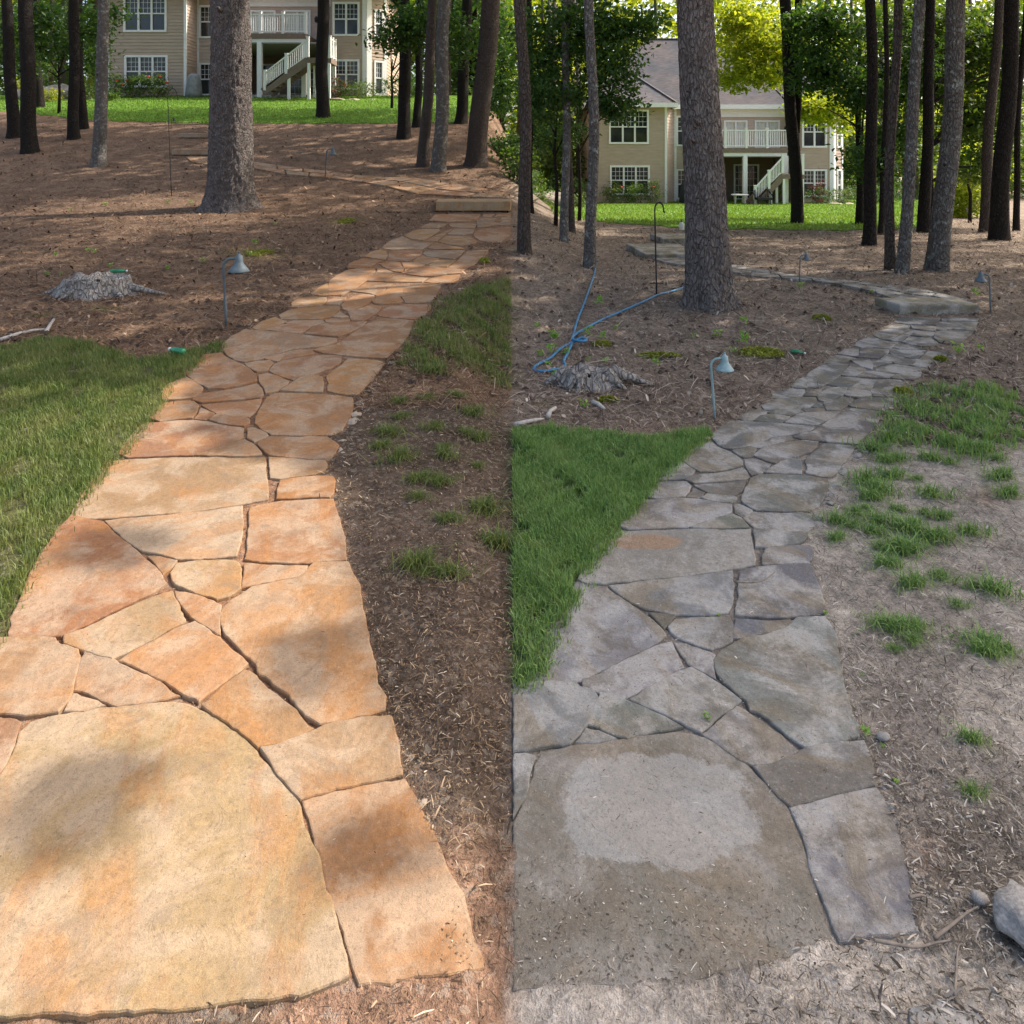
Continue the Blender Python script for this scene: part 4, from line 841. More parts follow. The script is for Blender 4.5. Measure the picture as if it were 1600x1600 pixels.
def window(parent, w, a0, a1, z0, z1, ncol, grid=True, mid=True, curtain=False, nm='window'):
    mb = MB(); fw = 0.10
    w.box(mb, a0, a1, z1-fw, z1, -0.05, 0.06); w.box(mb, a0, a1, z0, z0+fw, -0.05, 0.07)
    w.box(mb, a0, a0+fw, z0+fw, z1-fw, -0.05, 0.058); w.box(mb, a1-fw, a1, z0+fw, z1-fw, -0.05, 0.058)
    cw = (a1-a0-2*fw)/ncol; zm = (z0+z1)/2
    for k in range(1, ncol): w.box(mb, a0+fw+cw*k-0.045, a0+fw+cw*k+0.045, z0+fw, z1-fw, -0.05, 0.05)
    if mid: w.box(mb, a0+fw, a1-fw, zm-0.03, zm+0.03, -0.045, 0.035)
    o = mb.build(nm, M['white_trim'], parent)
    for k in range(ncol):
        p0, p1 = a0+fw+cw*k, a0+fw+cw*(k+1)
        MB().quad(w.p(p0, z0+fw, -0.03), w.p(p1, z0+fw, -0.03), w.p(p1, z1-fw, -0.03), w.p(p0, z1-fw, -0.03)).build('pane', M['curtain' if curtain else 'glass_dark'], o)
    if grid:
        g = MB(); za = zm if mid else z0+fw; nr = 3 if mid else 5
        for k in range(ncol):
            p0, p1 = a0+fw+cw*k, a0+fw+cw*(k+1)
            for j in (1, 2): x = p0+(p1-p0)*j/3; w.box(g, x-0.008, x+0.008, za, z1-fw, -0.028, -0.012)
            for j in range(1, nr): z = za+(z1-fw-za)*j/nr; w.box(g, p0, p1, z-0.008, z+0.008, -0.028, -0.010)
        g.build('muntin_grid', M['white_trim'], o)
    return o
def railing(parent, a, b_, h=0.92, nm='railing', step=0.115, first=True):
    a = Vector(a); b_ = Vector(b_); mb = MB(); L = (b_-a).length; n = max(1, int(L/step)); up = Vector((0, 0, 1))
    mb.bar(a+up*h, b_+up*h, 0.09, 0.06); mb.bar(a+up*0.10, b_+up*0.10, 0.06, 0.06)
    for k in range(1, n): p = a.lerp(b_, k/n); mb.bar(p+up*0.10, p+up*h, 0.034, 0.034, (0, 1, 0))
    o = mb.build(nm, M['white_trim'], parent)
    for p in ((a,) if first else ())+(a.lerp(b_, 0.5), b_):
        q = MB(); q.box(p.x-0.06, p.x+0.06, p.y-0.06, p.y+0.06, p.z-0.02, p.z+h+0.1); q.box(p.x-0.075, p.x+0.075, p.y-0.075, p.y+0.075, p.z+h+0.1, p.z+h+0.14); q.build('newel_post', M['white_trim'], o)
    return o
def house(D, px0, pyb, splay, label, roof=True):
    X0 = (px0-CX)/F*D; Z0 = HC-D*(pyb-YH)/F; h = empty('beige_house', (X0, D, Z0)); EA = 5.3
    wa = Wall((0, 0, 0), (1, 0)); wr = Wall((3.9, 0, 0), (splay, 1.25)); wm = Wall((3.9+splay, 1.25, 0), (1, 0)); mx = 3.9+splay
    A = MB(); HA = [(0.85, 3.0, 0.45, 2.05), (0.8, 2.95, 3.2, 5.05)]
    siding(A, wa, 0, 3.9, -0.6, EA, HA); siding(A, wr, 0, (wr.d*1).length and math.hypot(splay, 1.25), -0.6, EA, [])
    ws = Wall((0, 9, 0), (0, -1)); siding(A, ws, 0, 9, -0.6, EA, []); A.build('siding', M['siding'], h)
    for w_, a0, a1, oo in ((wa, -0.03, 0.10, 0.045), (wa, 3.80, 3.93, 0.045), (wm, -0.02, 0.12, 0.04)):
        t_ = MB(); w_.box(t_, a0, a1, -0.6, EA, -0.03, oo); t_.build('corner_board', M['white_trim'], h)
    window(h, wa, *HA[0], 3); window(h, wa, *HA[1], 3)
    # middle wall: windows beside the deck, then the doors above and the open porch below
    Bm = MB(); HB = [(0.1, 1.45, 0.15, 1.85), (0.1, 1.45, 3.1, 4.8), (2.75, 4.05, 2.95, 4.55), (4.45, 5.85, 2.95, 4.55)]
    ml = 11.0-mx; siding(Bm, wm, 0, ml, 2.75, EA, HB); siding(Bm, wm, 0, 1.9, -0.6, 2.75, HB); Bm.build('siding', M['siding_pink'], h)
    window(h, wm, *HB[0], 2, True, True); window(h, wm, *HB[1], 2); window(h, wm, *HB[2], 2, True, False, True, 'french_door'); window(h, wm, *HB[3], 2, True, False, True, 'french_door')
    wp = Wall((mx+1.9, 3.6, 0), (1, 0)); Pm = MB(); pl = 11.0-mx-1.9; siding(Pm, wp, 0, pl, -0.6, 2.75, [(0.6, 1.6, 0, 2.1), (2.1, 3.6, 0, 2.1)])
    siding(Pm, Wall((mx+1.9, 1.25, 0), (0, 1)), 0, 2.35, -0.6, 2.75, []); Pm.build('porch_wall', M['porch_brown'], h)
    window(h, wp, 0.6, 1.6, 0.0, 2.1, 1, True, False, False, 'french_door'); window(h, wp, 2.1, 3.6, 0.0, 2.1, 2, True, False, False, 'french_door')
    MB().box(mx+1.85, 10.95, -0.9, 3.62, 2.50, 2.56).build('porch_ceiling', M['ceiling_grey'], h)
    MB().box(mx+1.9, 11.0, -0.9, 3.6, -0.5, 0.02).build('patio_slab', M['rock_grey'], h)
    # deck
    dx0, dx1 = 5.7, 10.1; dk = MB(); dk.box(dx0, dx1, -0.95, 1.2, 2.72, 2.98); do = dk.build('deck', M['deck_brown'], h)
    MB().box(dx0+0.05, dx1-0.05, -0.9, -0.75, 2.56, 2.72).build('beam', M['white_trim'], do)
    for x in (5.85, 7.85, 10.0): MB().box(x-0.11, x+0.11, -0.93, -0.71, -0.4, 2.56).build('post', M['white_trim'], do)
    railing(do, (dx0, -0.9, 2.98), (7.9, -0.9, 2.98)); railing(do, (7.9, -0.9, 2.98), (dx1, -0.9, 2.98), first=False); railing(do, (dx0, -0.9, 2.98), (dx0, 1.1, 2.98), first=False)
    wl = MB().lathe([(0.04, 0), (0.08, 0.05), (0.09, 0.22), (0.03, 0.32)], 8, (mx+6.15, 1.15, 3.9)); wl.build('wall_lamp', M['iron_dark'], h)
    MB().box(mx+1.9, 11.0, 1.13, 1.24, 4.72, EA).build('porch_header', M['white_trim'], h)
    # stairs down to the lawn
    st = MB(); y0, y1 = -2.15, -1.15; lx0, lz0, lx1, lz1 = 8.35+(-0.4 if splay else 0.2), 0.0, 10.25+(-0.9 if splay else 0.3), 1.62
    for y in (y0, y1): st.bar((lx0-0.1, y, lz0+0.02), (lx1, y, lz1-0.12), 0.06, 0.36, (0, 0, 1))
    n = 9
    for k in range(n):
        a = k/n; st.box(lx0+(lx1-lx0)*a, lx0+(lx1-lx0)*(a+1/n)+0.03, y0, y1, lz0+(lz1-lz0)*(k+1)/n-0.04, lz0+(lz1-lz0)*(k+1)/n)
    st.box(lx1-0.05, lx1+1.1, y0-0.04, y1+0.1, lz1-0.24, lz1); so_ = st.build('stairs', M['deck_brown'], h)
    for x, y in ((lx1+0.05, y0), (lx1+1.0, y0), ((lx0+lx1)/2+0.1, y0+0.05), (lx1+0.05, y1), (lx1+1.0, y1)): MB().box(x-0.06, x+0.06, y-0.06, y+0.06, -0.5, (lz1-0.24) if x > lx1 else 0.72).build('stair_post', M['white_trim'], so_)
    railing(so_, (lx0, y0, lz0+0.12), (lx1, y0, lz1+0.06), 0.8); railing(so_, (lx1+1.02, y0, lz1), (lx1+1.02, y1, lz1), 0.9)
    # bay at the right end
    wb = Wall((11.1, 0, 0), (1, 0)); wc = Wall((12.85, 0, 0), (0.85, 0.75)); Cb = MB(); HC_ = [(0.08, 1.42, 0.35, 1.85), (0.08, 1.42, 3.0, 4.7)]; HD = [(0.42, 0.98, 0.1, 1.85), (0.42, 0.98, 3.0, 4.4)]
    siding(Cb, wb, 0, 1.75, -0.6, EA, HC_); siding(Cb, wc, 0, 1.13, -0.6, EA, HD); siding(Cb, Wall((11.1, 4, 0), (0, -1)), 0, 4.0, -0.6, EA, []); siding(Cb, Wall((13.7, 0.75, 0), (0, 1)), 0, 8.2, -0.6, EA, []); Cb.build('bay_siding', M['siding'], h)
    window(h, wb, *HC_[0], 2); window(h, wb, *HC_[1], 2); window(h, wc, *HD[0], 1); window(h, wc, *HD[1], 1)
    for w_, a0, a1 in ((wb, 1.56, 1.765), (wc, 0.012, 0.28), (wc, 1.0, 1.14)):
        t2 = MB(); w_.box(t2, a0, a1, -0.6, EA, -0.02, 0.045); t2.build('corner_board', M['white_trim'], h)
    MB().box(0.1, 13.6, 8.5, 9.0, -0.6, EA).build('back_wall', M['siding'], h)
    # roof: hipped main roof, hipped wing at the front left, hipped bay at the front right
    rf = MB(); ez = EA+0.06
    def hip(x0, x1, y0, y1, z0, r0, r1, ry, rz):
        a, b_, c, d = (x0, y0, z0), (x1, y0, z0), (x1, y1, z0), (x0, y1, z0); p, q = (r0, ry, rz), (r1, ry, rz)
        rf.poly([a, b_, q, p]); rf.poly([b_, c, q]); rf.poly([c, d, p, q]); rf.poly([d, a, p])
    hip(-0.45, 14.2, 0.75, 9.6, ez, 3.9, 10.2, 5.2, 9.7)
    hip(-0.5, 4.35, -0.5, 6.5, ez+0.02, 1.9, 1.95, 3.1, 7.75)
    hip(10.7, 14.15, -0.5, 6.0, ez+0.015, 12.4, 12.5, 3.0, 7.4)
    ro = rf.build('roof', M['shingles'], h)
    fb = MB(); fb.box(-0.5, 4.35, -0.56, -0.5, EA-0.16, EA+0.08); fb.box(4.35, 4.41, -0.56, 0.8, EA-0.16, EA+0.08); fb.box(4.41, 10.7, 0.70, 0.75, EA-0.16, EA+0.08); fb.box(10.7, 14.2, -0.56, -0.5, EA-0.16, EA+0.08); fb.box(-0.56, -0.5, -0.56, 9.6, EA-0.16, EA+0.08)
    fb.build('gutter', M['white_trim'], ro)
    sf = MB(); sf.box(-0.45, 4.3, -0.5, 1.2, EA+0.0, EA+0.03); sf.box(4.3, 10.75, 0.75, 1.3, EA+0.0, EA+0.03); sf.box(10.75, 14.1, -0.5, 1.2, EA+0.0, EA+0.03); sf.build('soffit', M['white_trim'], ro)
    rc = MB()
    for a, b_ in (((-0.5, -0.5, ez+0.05), (1.92, 3.1, 7.79)), ((4.35, -0.5, ez+0.05), (1.92, 3.1, 7.79)), ((-0.45, 0.75, ez+0.03), (3.9, 5.2, 9.73)), ((3.9, 5.2, 9.73), (10.2, 5.2, 9.73))): rc.bar(a, b_, 0.16, 0.05)
    rc.build('ridge_cap', M['shingles'], ro)
    tag(h, label, 'house'); return h, X0, D, Z0
HL = house(36.0, 168, 151, 0.0, 'two-storey beige sided house up the slope, with grey-covered grill beside it, on the left')
HR = house(39.0, 928, 318, 0.7, 'two-storey beige sided house with visible hipped shingle roof on the right')

# ------------------------------------------------------------------ planting and furniture by the houses
def bush(name, label, x, y, rx, ry, rz, mat, n, leaf, group=None, bloom=0, seed=1, cat='bush'):
    r_ = np.random.default_rng(seed); z = gz(x, y); e = empty(name, (x, y, z)); pts, cc = clumps((0, 0, rz*0.95), (rx, ry, rz), max(8, n//14), 14, leaf*1.2, r_, 0.3)
    pts[:, 2] = np.maximum(pts[:, 2], 0.02)
    link('foliage', leaf_mesh('foliage', pts, leaf, r=r_), M[mat], e)
    sb = MB()
    for k in range(7): q = cc[k % len(cc)]; sb.tube([(0.1*math.cos(k), 0.1*math.sin(k), -0.05), (q[0]*0.5, q[1]*0.5, q[2]*0.6), tuple(q)], [0.02, 0.014, 0.006], 5)
    sb.build('stems', M['twig'], e)
    for k in range(bloom):
        a = r_.uniform(0, 6.3); q = (rx*0.8*math.cos(a), -abs(ry*0.8*math.sin(a)), rz*r_.uniform(0.9, 2.0)); bm_ = MB().lathe([(0.01, -0.04), (0.06, -0.01), (0.075, 0.03), (0.05, 0.06), (0.012, 0.06)], 7, q); bm_.build('bloom', M['rose_bloom'], e)
    tag(e, label, cat, group); return e
def hx(Hs, lx, ly): return Hs[1]+lx, Hs[2]+ly
for s_, Hs in enumerate((HL, HR)):
    sd = ('left', 'right')[s_]
    for k, (lx, w_, hgt, nb, mt) in enumerate(((0.95, 0.62, 0.62, 4-2*s_, 'leaf_rose'), (1.95, 0.55, 0.58, 0, 'leaf_mid'), (2.95, 0.55, 0.66, 3-2*s_, 'leaf_rose'))):
        x, y = hx(Hs, lx, -0.9); bush('rose_bush', f'{("leftmost", "middle", "rightmost")[k]} rose bush below the triple window of the {sd} house', x, y, w_, 0.35, hgt, mt, 900, 0.12, f'rose bushes at the {sd} house', nb, 100+s_*10+k)
    x, y = hx(Hs, 11.65, -1.0); bush('hedge_shrub', f'dark clipped shrub below the bay of the {sd} house', x, y, 0.8, 0.5, 0.46, 'leaf_dark', 800, 0.11, None, 0, 120+s_)
    x, y = hx(Hs, 12.9, -1.1); bush('hedge_shrub', f'olive clipped shrub at the bay corner of the {sd} house', x, y, 0.75, 0.5, 0.44, 'leaf_rose', 700, 0.11, None, 0, 122+s_)
    x, y = hx(Hs, 14.9, -0.6); bush('hedge_shrub', f'wide dark hedge right of the {sd} house', x, y, 1.5, 0.7, 0.55, 'leaf_dark', 1300, 0.12, None, 0, 124+s_)
    x, y = hx(Hs, 15.4, 0.9); bush('hedge_shrub', f'taller dark hedge behind the low hedge right of the {sd} house', x, y, 1.6, 0.7, 0.85, 'leaf_dark', 1300, 0.13, None, 0, 126+s_)
    x, y = hx(Hs, 11.55, -1.35); bush('red_maple', f'small dark red maple before the bay window of the {sd} house', x, y, 0.62, 0.4, 0.62, 'leaf_red', 260, 0.12, None, 0, 128+s_, 'tree')
    x, y = hx(Hs, 9.9, -0.2); bush('porch_shrub', f'green leafy shrub under the stairs of the {sd} house', x, y, 0.4, 0.4, 0.5, 'leaf_mid', 240, 0.12, None, 0, 130+s_)
    x, y = hx(Hs, 12.2, -2.3); z = gz(x, y)
    for k in range(3):
        o = link('bed_stone', RUB[k], None); o.location = (x+k*0.75-0.2, y+0.2*k, z+0.06); o.scale = (0.42, 0.3, 0.15); o.rotation_euler = (0, 0, k); tag(o, f'pale flat stone edging the bed before the bay of the {sd} house', 'stone', f'bed stones at the {sd} house')
    # covered grill beside the wing
    x, y = hx(Hs, 4.55+(0.3 if s_ else 0), -0.6); z = gz(x, y); mb = MB()
    prof = [(0.40, 0.0), (0.39, 0.25), (0.37, 0.62), (0.345, 0.85), (0.30, 1.02), (0.19, 1.15), (0.03, 1.19)]
    mb.lathe(prof, 20)
    mb.v = [(vx*(1+0.05*math.sin(6*math.atan2(vy, vx)+vz*3)), vy*0.8*(1+0.05*math.cos(7*math.atan2(vy, vx))), vz) for vx, vy, vz in mb.v]
    o = mb.build('covered_grill', M['grey_cover' if s_ == 0 else 'dark_cover'], None, True); o.location = (x, y, z)
    tag(o, ('grey cloth-covered grill by the left house corner', 'dark navy covered grill by the right house corner')[s_], 'grill')
# furniture on the right patio
def setloc(o, x, y, z=None): o.location = (x, y, gz(x, y) if z is None else z); return o
x, y = hx(HR, 5.75, -0.7); sofa = setloc(empty('patio_sofa'), x, y)
for sx in (-0.6, 0.6):
    for sy in (-0.3, 0.3): MB().box(sx-0.03, sx+0.03, sy-0.03, sy+0.03, 0, 0.3).build('leg', M['iron_dark'], sofa)
MB().box(-0.65, 0.65, -0.35, 0.35, 0.27, 0.33).build('frame', M['iron_dark'], sofa)
MB().box(-0.62, 0.62, -0.36, 0.3, 0.331, 0.48).build('seat_cushion', M['cushion_white'], sofa); MB().box(-0.62, 0.62, 0.18, 0.36, 0.485, 0.85).build('back_cushion', M['cushion_white'], sofa)
for sx in (-0.7, 0.66): MB().box(sx, sx+0.05, -0.35, 0.35, 0.33, 0.62).build('arm', M['iron_dark'], sofa)
tag(sofa, 'white patterned cushioned patio seat beside the dark covered grill', 'sofa')
x, y = hx(HR, 7.35, -1.6); tb = setloc(empty('patio_table'), x, y)
MB().lathe([(0.42, 0.48), (0.45, 0.5), (0.45, 0.53), (0.42, 0.54)], 20).build('table_top', M['white_trim'], tb)
for k in range(4): a = k*math.pi/2+0.6; MB().tube([(0.3*math.cos(a), 0.3*math.sin(a), 0.48), (0.36*math.cos(a), 0.36*math.sin(a), 0)], 0.022, 6).build('leg', M['white_trim'], tb)
tag(tb, 'small white round patio table under the right deck', 'table')
x, y = hx(HR, 8.25, -2.4); ch = setloc(empty('wicker_chair'), x, y)
MB().box(-0.36, 0.36, -0.34, 0.3, 0.28, 0.40).build('seat', M['wicker_black'], ch)
bk = MB()
for k in range(13):
    a = math.pi*k/12; bk.tube([(0.40*math.cos(a), 0.30*math.sin(a)-0.05, 0.30), (0.44*math.cos(a), 0.36*math.sin(a)-0.05, 0.52+0.34*math.sin(a))], 0.018, 5)
bk.tube([(0.44*math.cos(math.pi*k/12), 0.36*math.sin(math.pi*k/12)-0.05, 0.52+0.34*math.sin(math.pi*k/12)) for k in range(13)], 0.03, 7)
bk.build('backrest', M['wicker_black'], ch, True)
for sx in (-0.3, 0.3):
    for sy in (-0.28, 0.25): MB().box(sx-0.025, sx+0.025, sy-0.025, sy+0.025, 0, 0.28).build('leg', M['wicker_black'], ch)
tag(ch, 'black wicker armchair with rounded back at the foot of the right stairs', 'chair')

# shrubs and boulders beyond the left trees
def pbush(name, label, px, py, w_, h_, D, mat, seed, n=420, leaf=0.13):
    x = (px-CX)/F*D; r_ = w_/2/F*D; return bush(name, label, x, D, r_, r_*0.8, h_/2/F*D, mat, n, leaf, None, 0, seed)
pbush('garden_shrub', 'yellow-green low shrub in front of the boulder bed, upper left', 75, 140, 38, 22, 33, 'leaf_lime', 201)
pbush('garden_shrub', 'lime yellow shrub between the first two trunks on the left', 28, 125, 26, 34, 37, 'leaf_lime', 202)
pbush('garden_shrub', 'rounded bright green shrub behind the yellow shrubs, upper left', 72, 118, 30, 62, 38, 'leaf_mid', 203)
pbush('garden_shrub', 'lime shrub beside the slim dark twin trunks', 137, 122, 20, 40, 38, 'leaf_lime', 204)
pbush('garden_shrub', 'green shrub with pale leaves at the left house corner', 140, 145, 28, 28, 34, 'leaf_rose', 205)
pbush('garden_shrub', 'small leafy plant at the foot of the left house corner', 170, 148, 22, 16, 33.5, 'leaf_mid', 206)
pbush('garden_shrub', 'dark rounded shrub left of the lichen-mottled trunks in the right yard', 838, 300, 30, 50, 36, 'leaf_mid', 207)
pbush('garden_shrub', 'dark low shrub behind the lichen-mottled trunks in the right yard', 866, 300, 44, 48, 38, 'leaf_dark', 208)
pbush('garden_shrub', 'pale green bushy plant at the left corner of the right house', 905, 312, 30, 22, 34, 'leaf_rose', 209)
pbush('garden_shrub', 'tall dark shrub at the left end of the right house', 908, 300, 16, 46, 37.5, 'leaf_dark', 210)
for k, (px, D, sc, yard) in enumerate(((80, 34.5, 0.9, 0), (98, 35.5, 1.0, 0), (108, 34.6, 0.8, 0), (30, 34.5, 0.7, 0), (842, 35, 0.9, 1), (862, 36, 1.1, 1), (872, 35, 0.8, 1))):
    x = (px-CX)/F*D; o = link('boulder', rock_mesh('boulder', 1.0, k*5.3+40, 2, 0.55), M['boulder']); o.location = (x, D, gz(x, D)+0.22*sc); o.scale = (sc, sc*0.7, sc*0.8)
    tag(o, ('grey-brown boulder of the rock bed left of the left house', 'grey boulder of the rock bed left of the right house')[yard], 'boulder', ('boulders by the left house', 'boulders by the right house')[yard])

for k, (px, py, w_, h_, D, mt, lab) in enumerate(((783, 178, 34, 34, 22.5, 'leaf_dark', 'dark shrub at the right end of the left lawn'), (800, 205, 30, 60, 20.5, 'leaf_dark', 'dark shrub on the wooded bank between the two yards'), (812, 262, 34, 70, 18.5, 'leaf_mid', 'green shrub on the wooded bank behind the leftmost brown trunk'), (822, 235, 40, 90, 24, 'leaf_dark', 'tall dark shrub on the wooded bank far behind the leftmost brown trunk'), (845, 300, 30, 44, 27, 'leaf_mid', 'green shrub at the foot of the wooded bank by the right lawn'))):
    pbush('bank_shrub', lab, px, py, w_, h_, D, mt, 220+k, 560, 0.14)

# ------------------------------------------------------------------ stumps
def stump(label, px, py, wpx, hpx, seed, mat='stump_wood'):
    b_ = at(px, py-hpx*0.25); k = b_.y/F; R0 = wpx/2*k; H = hpx*k*0.68; e = empty('tree_stump', b_); seg = 72; v = []; rows = 14
    for i in range(rows):
        t_ = i/(rows-1)
        for j in range(seg):
            a = 2*math.pi*j/seg; lob = 0.5+0.5*math.sin(a*5+seed)+0.25*math.sin(a*9+1.3)
            fl = (1-t_)**2.2; ridg = 0.05*mnoise.noise(Vector((math.cos(a)*7, math.sin(a)*7, t_*1.4+seed)))
            rr = R0*(0.80+0.24*fl*(0.45+0.5*lob)+ridg-0.10*t_*max(0, math.sin(a*2+1)))
            hh = H*(0.82+0.24*mnoise.noise(Vector((math.cos(a)*2.4+seed, math.sin(a)*2.4, 0)))+0.10*mnoise.noise(Vector((math.cos(a)*9, math.sin(a)*9, seed))))
            v.append((rr*math.cos(a)*1.15, rr*math.sin(a)*0.8, -0.03+(hh+0.03)*t_**0.75))
    top0 = len(v)
    for i, fr in enumerate((0.8, 0.5, 0.2)):
        for j in range(seg):
            a = 2*math.pi*j/seg; p = v[(rows-1)*seg+j]; v.append((p[0]*fr, p[1]*fr, p[2]*(0.75+0.25*fr)-0.02+0.035*mnoise.noise(Vector((p[0]*fr*22, p[1]*fr*22, seed)))))
    n_ = rows+3; ii = np.arange(n_*seg).reshape(n_, seg); jj = np.roll(ii, -1, 1)
    link('trunk_remnant', mesh_np('trunk_remnant', v, np.stack([ii[:-1], jj[:-1], jj[1:], ii[1:]], -1).reshape(-1, 4), False), M[mat], e)
    for a, L, r_ in ((-0.12, 1.75, 0.05), (-2.2, 1.05, 0.06), (-1.9, 1.25, 0.035), (3.3, 1.25, 0.05), (-0.7, 1.2, 0.05)):
        q = [Vector((math.cos(a)*R0*s_*1.1, math.sin(a)*R0*0.8*s_, max(0.005, 0.09*(1-(s_-0.6)/max(0.1, L-0.6))))) for s_ in np.linspace(0.6, L, 6)]
        MB().tube(q, [r_*(1-0.8*i/5) for i in range(6)], 7).build('root', M[mat], e, True)
    return tag(e, label, 'stump')
stump('weathered grey tree stump with a long root, behind the left lawn patch', 152, 470, 118, 46, 2.0)
stump('bleached grey-green tree stump beside the blue hose loop', 920, 609, 106, 38, 5.0)
for lab, pts_ in (('split pale driftwood stick lying at the left lawn edge', [(0,534),(30,524),(52,519),(75,517)]), ('upright split pale root end beside the left lawn', [(72,522),(78,511),(84,502)]), ('pale curved stick at the left edge of the right yard', [(804,668),(818,664),(838,660),(850,658)]), ('bleached short root piece below the bleached stump', [(856,655),(860,646),(868,641)]), ('bleached split wood chip right of the bleached root piece', [(926,632),(936,636),(943,642)])):
    q = [at(*p)+Vector((0, 0, 0.015)) for p in pts_]; b_ = q[0].copy(); o = MB().tube([p-b_ for p in q], [0.016, 0.013, 0.011, 0.005][:len(q)], 7).build('dead_branch', M['twig_pale'], None, True); o.location = b_; tag(o, lab, 'branch')

# ------------------------------------------------------------------ path lamps and hook poles
def path_lamp(label, px, py, hpx, lean_px, side, mat, group='path lamps'):
    b_ = at(px, py); k = b_.y/F; e = empty('path_lamp', b_); h = hpx*k; lx = lean_px*k; r_ = h*0.019; q = []
    arm = 0.15*h*side
    for s_ in np.linspace(0, 1, 5): q.append((lx*s_, 0, h*0.82*s_-0.03*(s_ == 0)))
    for a in np.linspace(0, math.pi/2, 6)[1:]: q.append((lx+side*(0.11*h)*(1-math.cos(a)), 0, h*0.82+0.11*h*math.sin(a)))
    q.append((lx+arm+side*0.03*h, 0, h*0.932))
    MB().tube(q, r_, 8).build('pole', M[mat], e, True)
    hd = (lx+arm+side*0.06*h, 0, 0); s_ = h
    sh = MB().lathe([(0.012*s_, 1.0*s_), (0.02*s_, 0.985*s_), (0.05*s_, 0.965*s_), (0.055*s_, 0.90*s_), (0.062*s_, 0.865*s_), (0.11*s_, 0.80*s_), (0.138*s_, 0.765*s_), (0.138*s_, 0.752*s_), (0.10*s_, 0.78*s_), (0.02*s_, 0.86*s_)], 20, hd)
    so_ = sh.build('lamp_shade', M[mat], e, True)
    MB().lathe([(0.004*s_, 1.03*s_), (0.014*s_, 1.02*s_), (0.012*s_, 1.0*s_)], 8, hd).build('finial', M[mat], so_)
    cg = MB()
    for j in range(6):
        a = j*math.pi/3; cg.tube([(hd[0]+0.085*s_*math.cos(a), 0.085*s_*math.sin(a), 0.775*s_), (hd[0]+0.06*s_*math.cos(a), 0.06*s_*math.sin(a), 0.735*s_), (hd[0], 0, 0.72*s_)], 0.004*s_, 4)
    cg.build('bulb_guard', M['iron_dark'], e)
    MB().lathe([(0.01*s_, 0.86*s_), (0.032*s_, 0.82*s_), (0.03*s_, 0.765*s_), (0.008*s_, 0.74*s_)], 10, hd).build('bulb', M['cap_white'], e, True)
    return tag(e, label, 'lamp', group)
path_lamp('grey bell-shaded path lamp beside the tan path near the left lawn', 354, 512, 116, -5, 1, 'lamp_green')
path_lamp('verdigris bell-shaded path lamp beside the grey path near the right lawn', 1117, 655, 102, -6, 1, 'lamp_verdigris')
path_lamp('small dark path lamp at the bend of the upper tan path', 508, 278, 48, 2, 1, 'lamp_green')
path_lamp('tiny dark path lamp behind the hook pole near the upper tan steps', 267, 203, 19, 1, 1, 'iron_dark')
path_lamp('small path lamp at the bend of the upper grey path', 1249, 441, 46, 1, 1, 'lamp_green')
path_lamp('path lamp with its head to the left, right of the grey stone step', 1548, 488, 64, -2, -1, 'lamp_green')
def hook(label, bx, by, ty, tx, hw):
    b_ = at(bx, by); k = b_.y/F; e = empty('hook_pole', b_); H = (by-ty)*k; lx = (tx-bx)*k; w_ = hw*k; q = [(lx*s_, 0, H*0.93*s_) for s_ in np.linspace(0, 1, 8)]
    for a in np.linspace(math.pi, -0.1, 10)[1:]: q.append((lx+w_/2+w_/2*math.cos(a), 0, H*0.93+0.075*H*math.sin(a)))
    q += [(lx+w_*0.98, 0, H*0.905), (lx+w_*1.08, 0, H*0.895), (lx+w_*1.16, 0, H*0.91)]
    MB().tube(q, 0.008, 7).build('pole', M['iron_dark'], e, True)
    MB().tube([(-0.07, 0, 0.13), (0.07, 0, 0.13)], 0.006, 6).build('foot_bar', M['iron_dark'], e)
    return tag(e, label, 'hook pole')
hook('thin dark shepherd hook pole left of the big left pine trunk', 268, 306, 139, 262, 15)
hook('thin dark shepherd hook pole left of the big right pine trunk', 1026, 462, 317, 1023, 14)

# ------------------------------------------------------------------ hose, sprayer, bottles
def smooth_path(pp, n=10):
    out = []; P_ = [pp[0]]+pp+[pp[-1]]
    for i in range(1, len(P_)-2):
        for j in range(n):
            t_ = j/n; a, b_, c, d = P_[i-1], P_[i], P_[i+1], P_[i+2]
            out.append(0.5*((2*b_)+(c-a)*t_+(2*a-5*b_+4*c-d)*t_*t_+(3*b_-a-3*c+d)*t_**3))
    return out+[pp[-1]]
hp = [(932,412),(928,432),(920,455),(912,478),(903,500),(896,525),(893,540),(886,556),(881,566),(883,573),(880,577),(866,580),(848,583),(835,580),(836,575),(848,568),(862,560),(872,550),(884,542),(895,537),(908,534),(916,536),(914,539),(904,539),(894,535),(901,527),(912,517),(928,508),(946,499),(965,491),(988,481),(1008,472),(1026,463),(1045,458),(1062,453),(1080,445),(1086,443)]
q = [at(*p)+Vector((0, 0, 0.012)) for p in hp]; b_ = q[0].copy()
for i in range(20, 26): q[i].z += 0.02
ho = MB().tube([p-b_ for p in smooth_path(q, 6)], 0.0105, 8).build('garden_hose', M['hose_blue'], None, True); ho.location = b_; tag(ho, 'blue garden hose looped on the pine straw of the right yard', 'hose')
b_ = at(1065, 367); zt = 0.0; jug = empty('sprayer_jug', Vector((b_.x, b_.y, b_.z+0.10))); k = b_.y/F; hgt = 17*k
MB().lathe([(hgt*0.22, 0), (hgt*0.25, hgt*0.04), (hgt*0.25, hgt*0.55), (hgt*0.2, hgt*0.66), (hgt*0.10, hgt*0.74), (hgt*0.09, hgt*0.8)], 20).build('tank', M['jug_plastic'], jug, True)
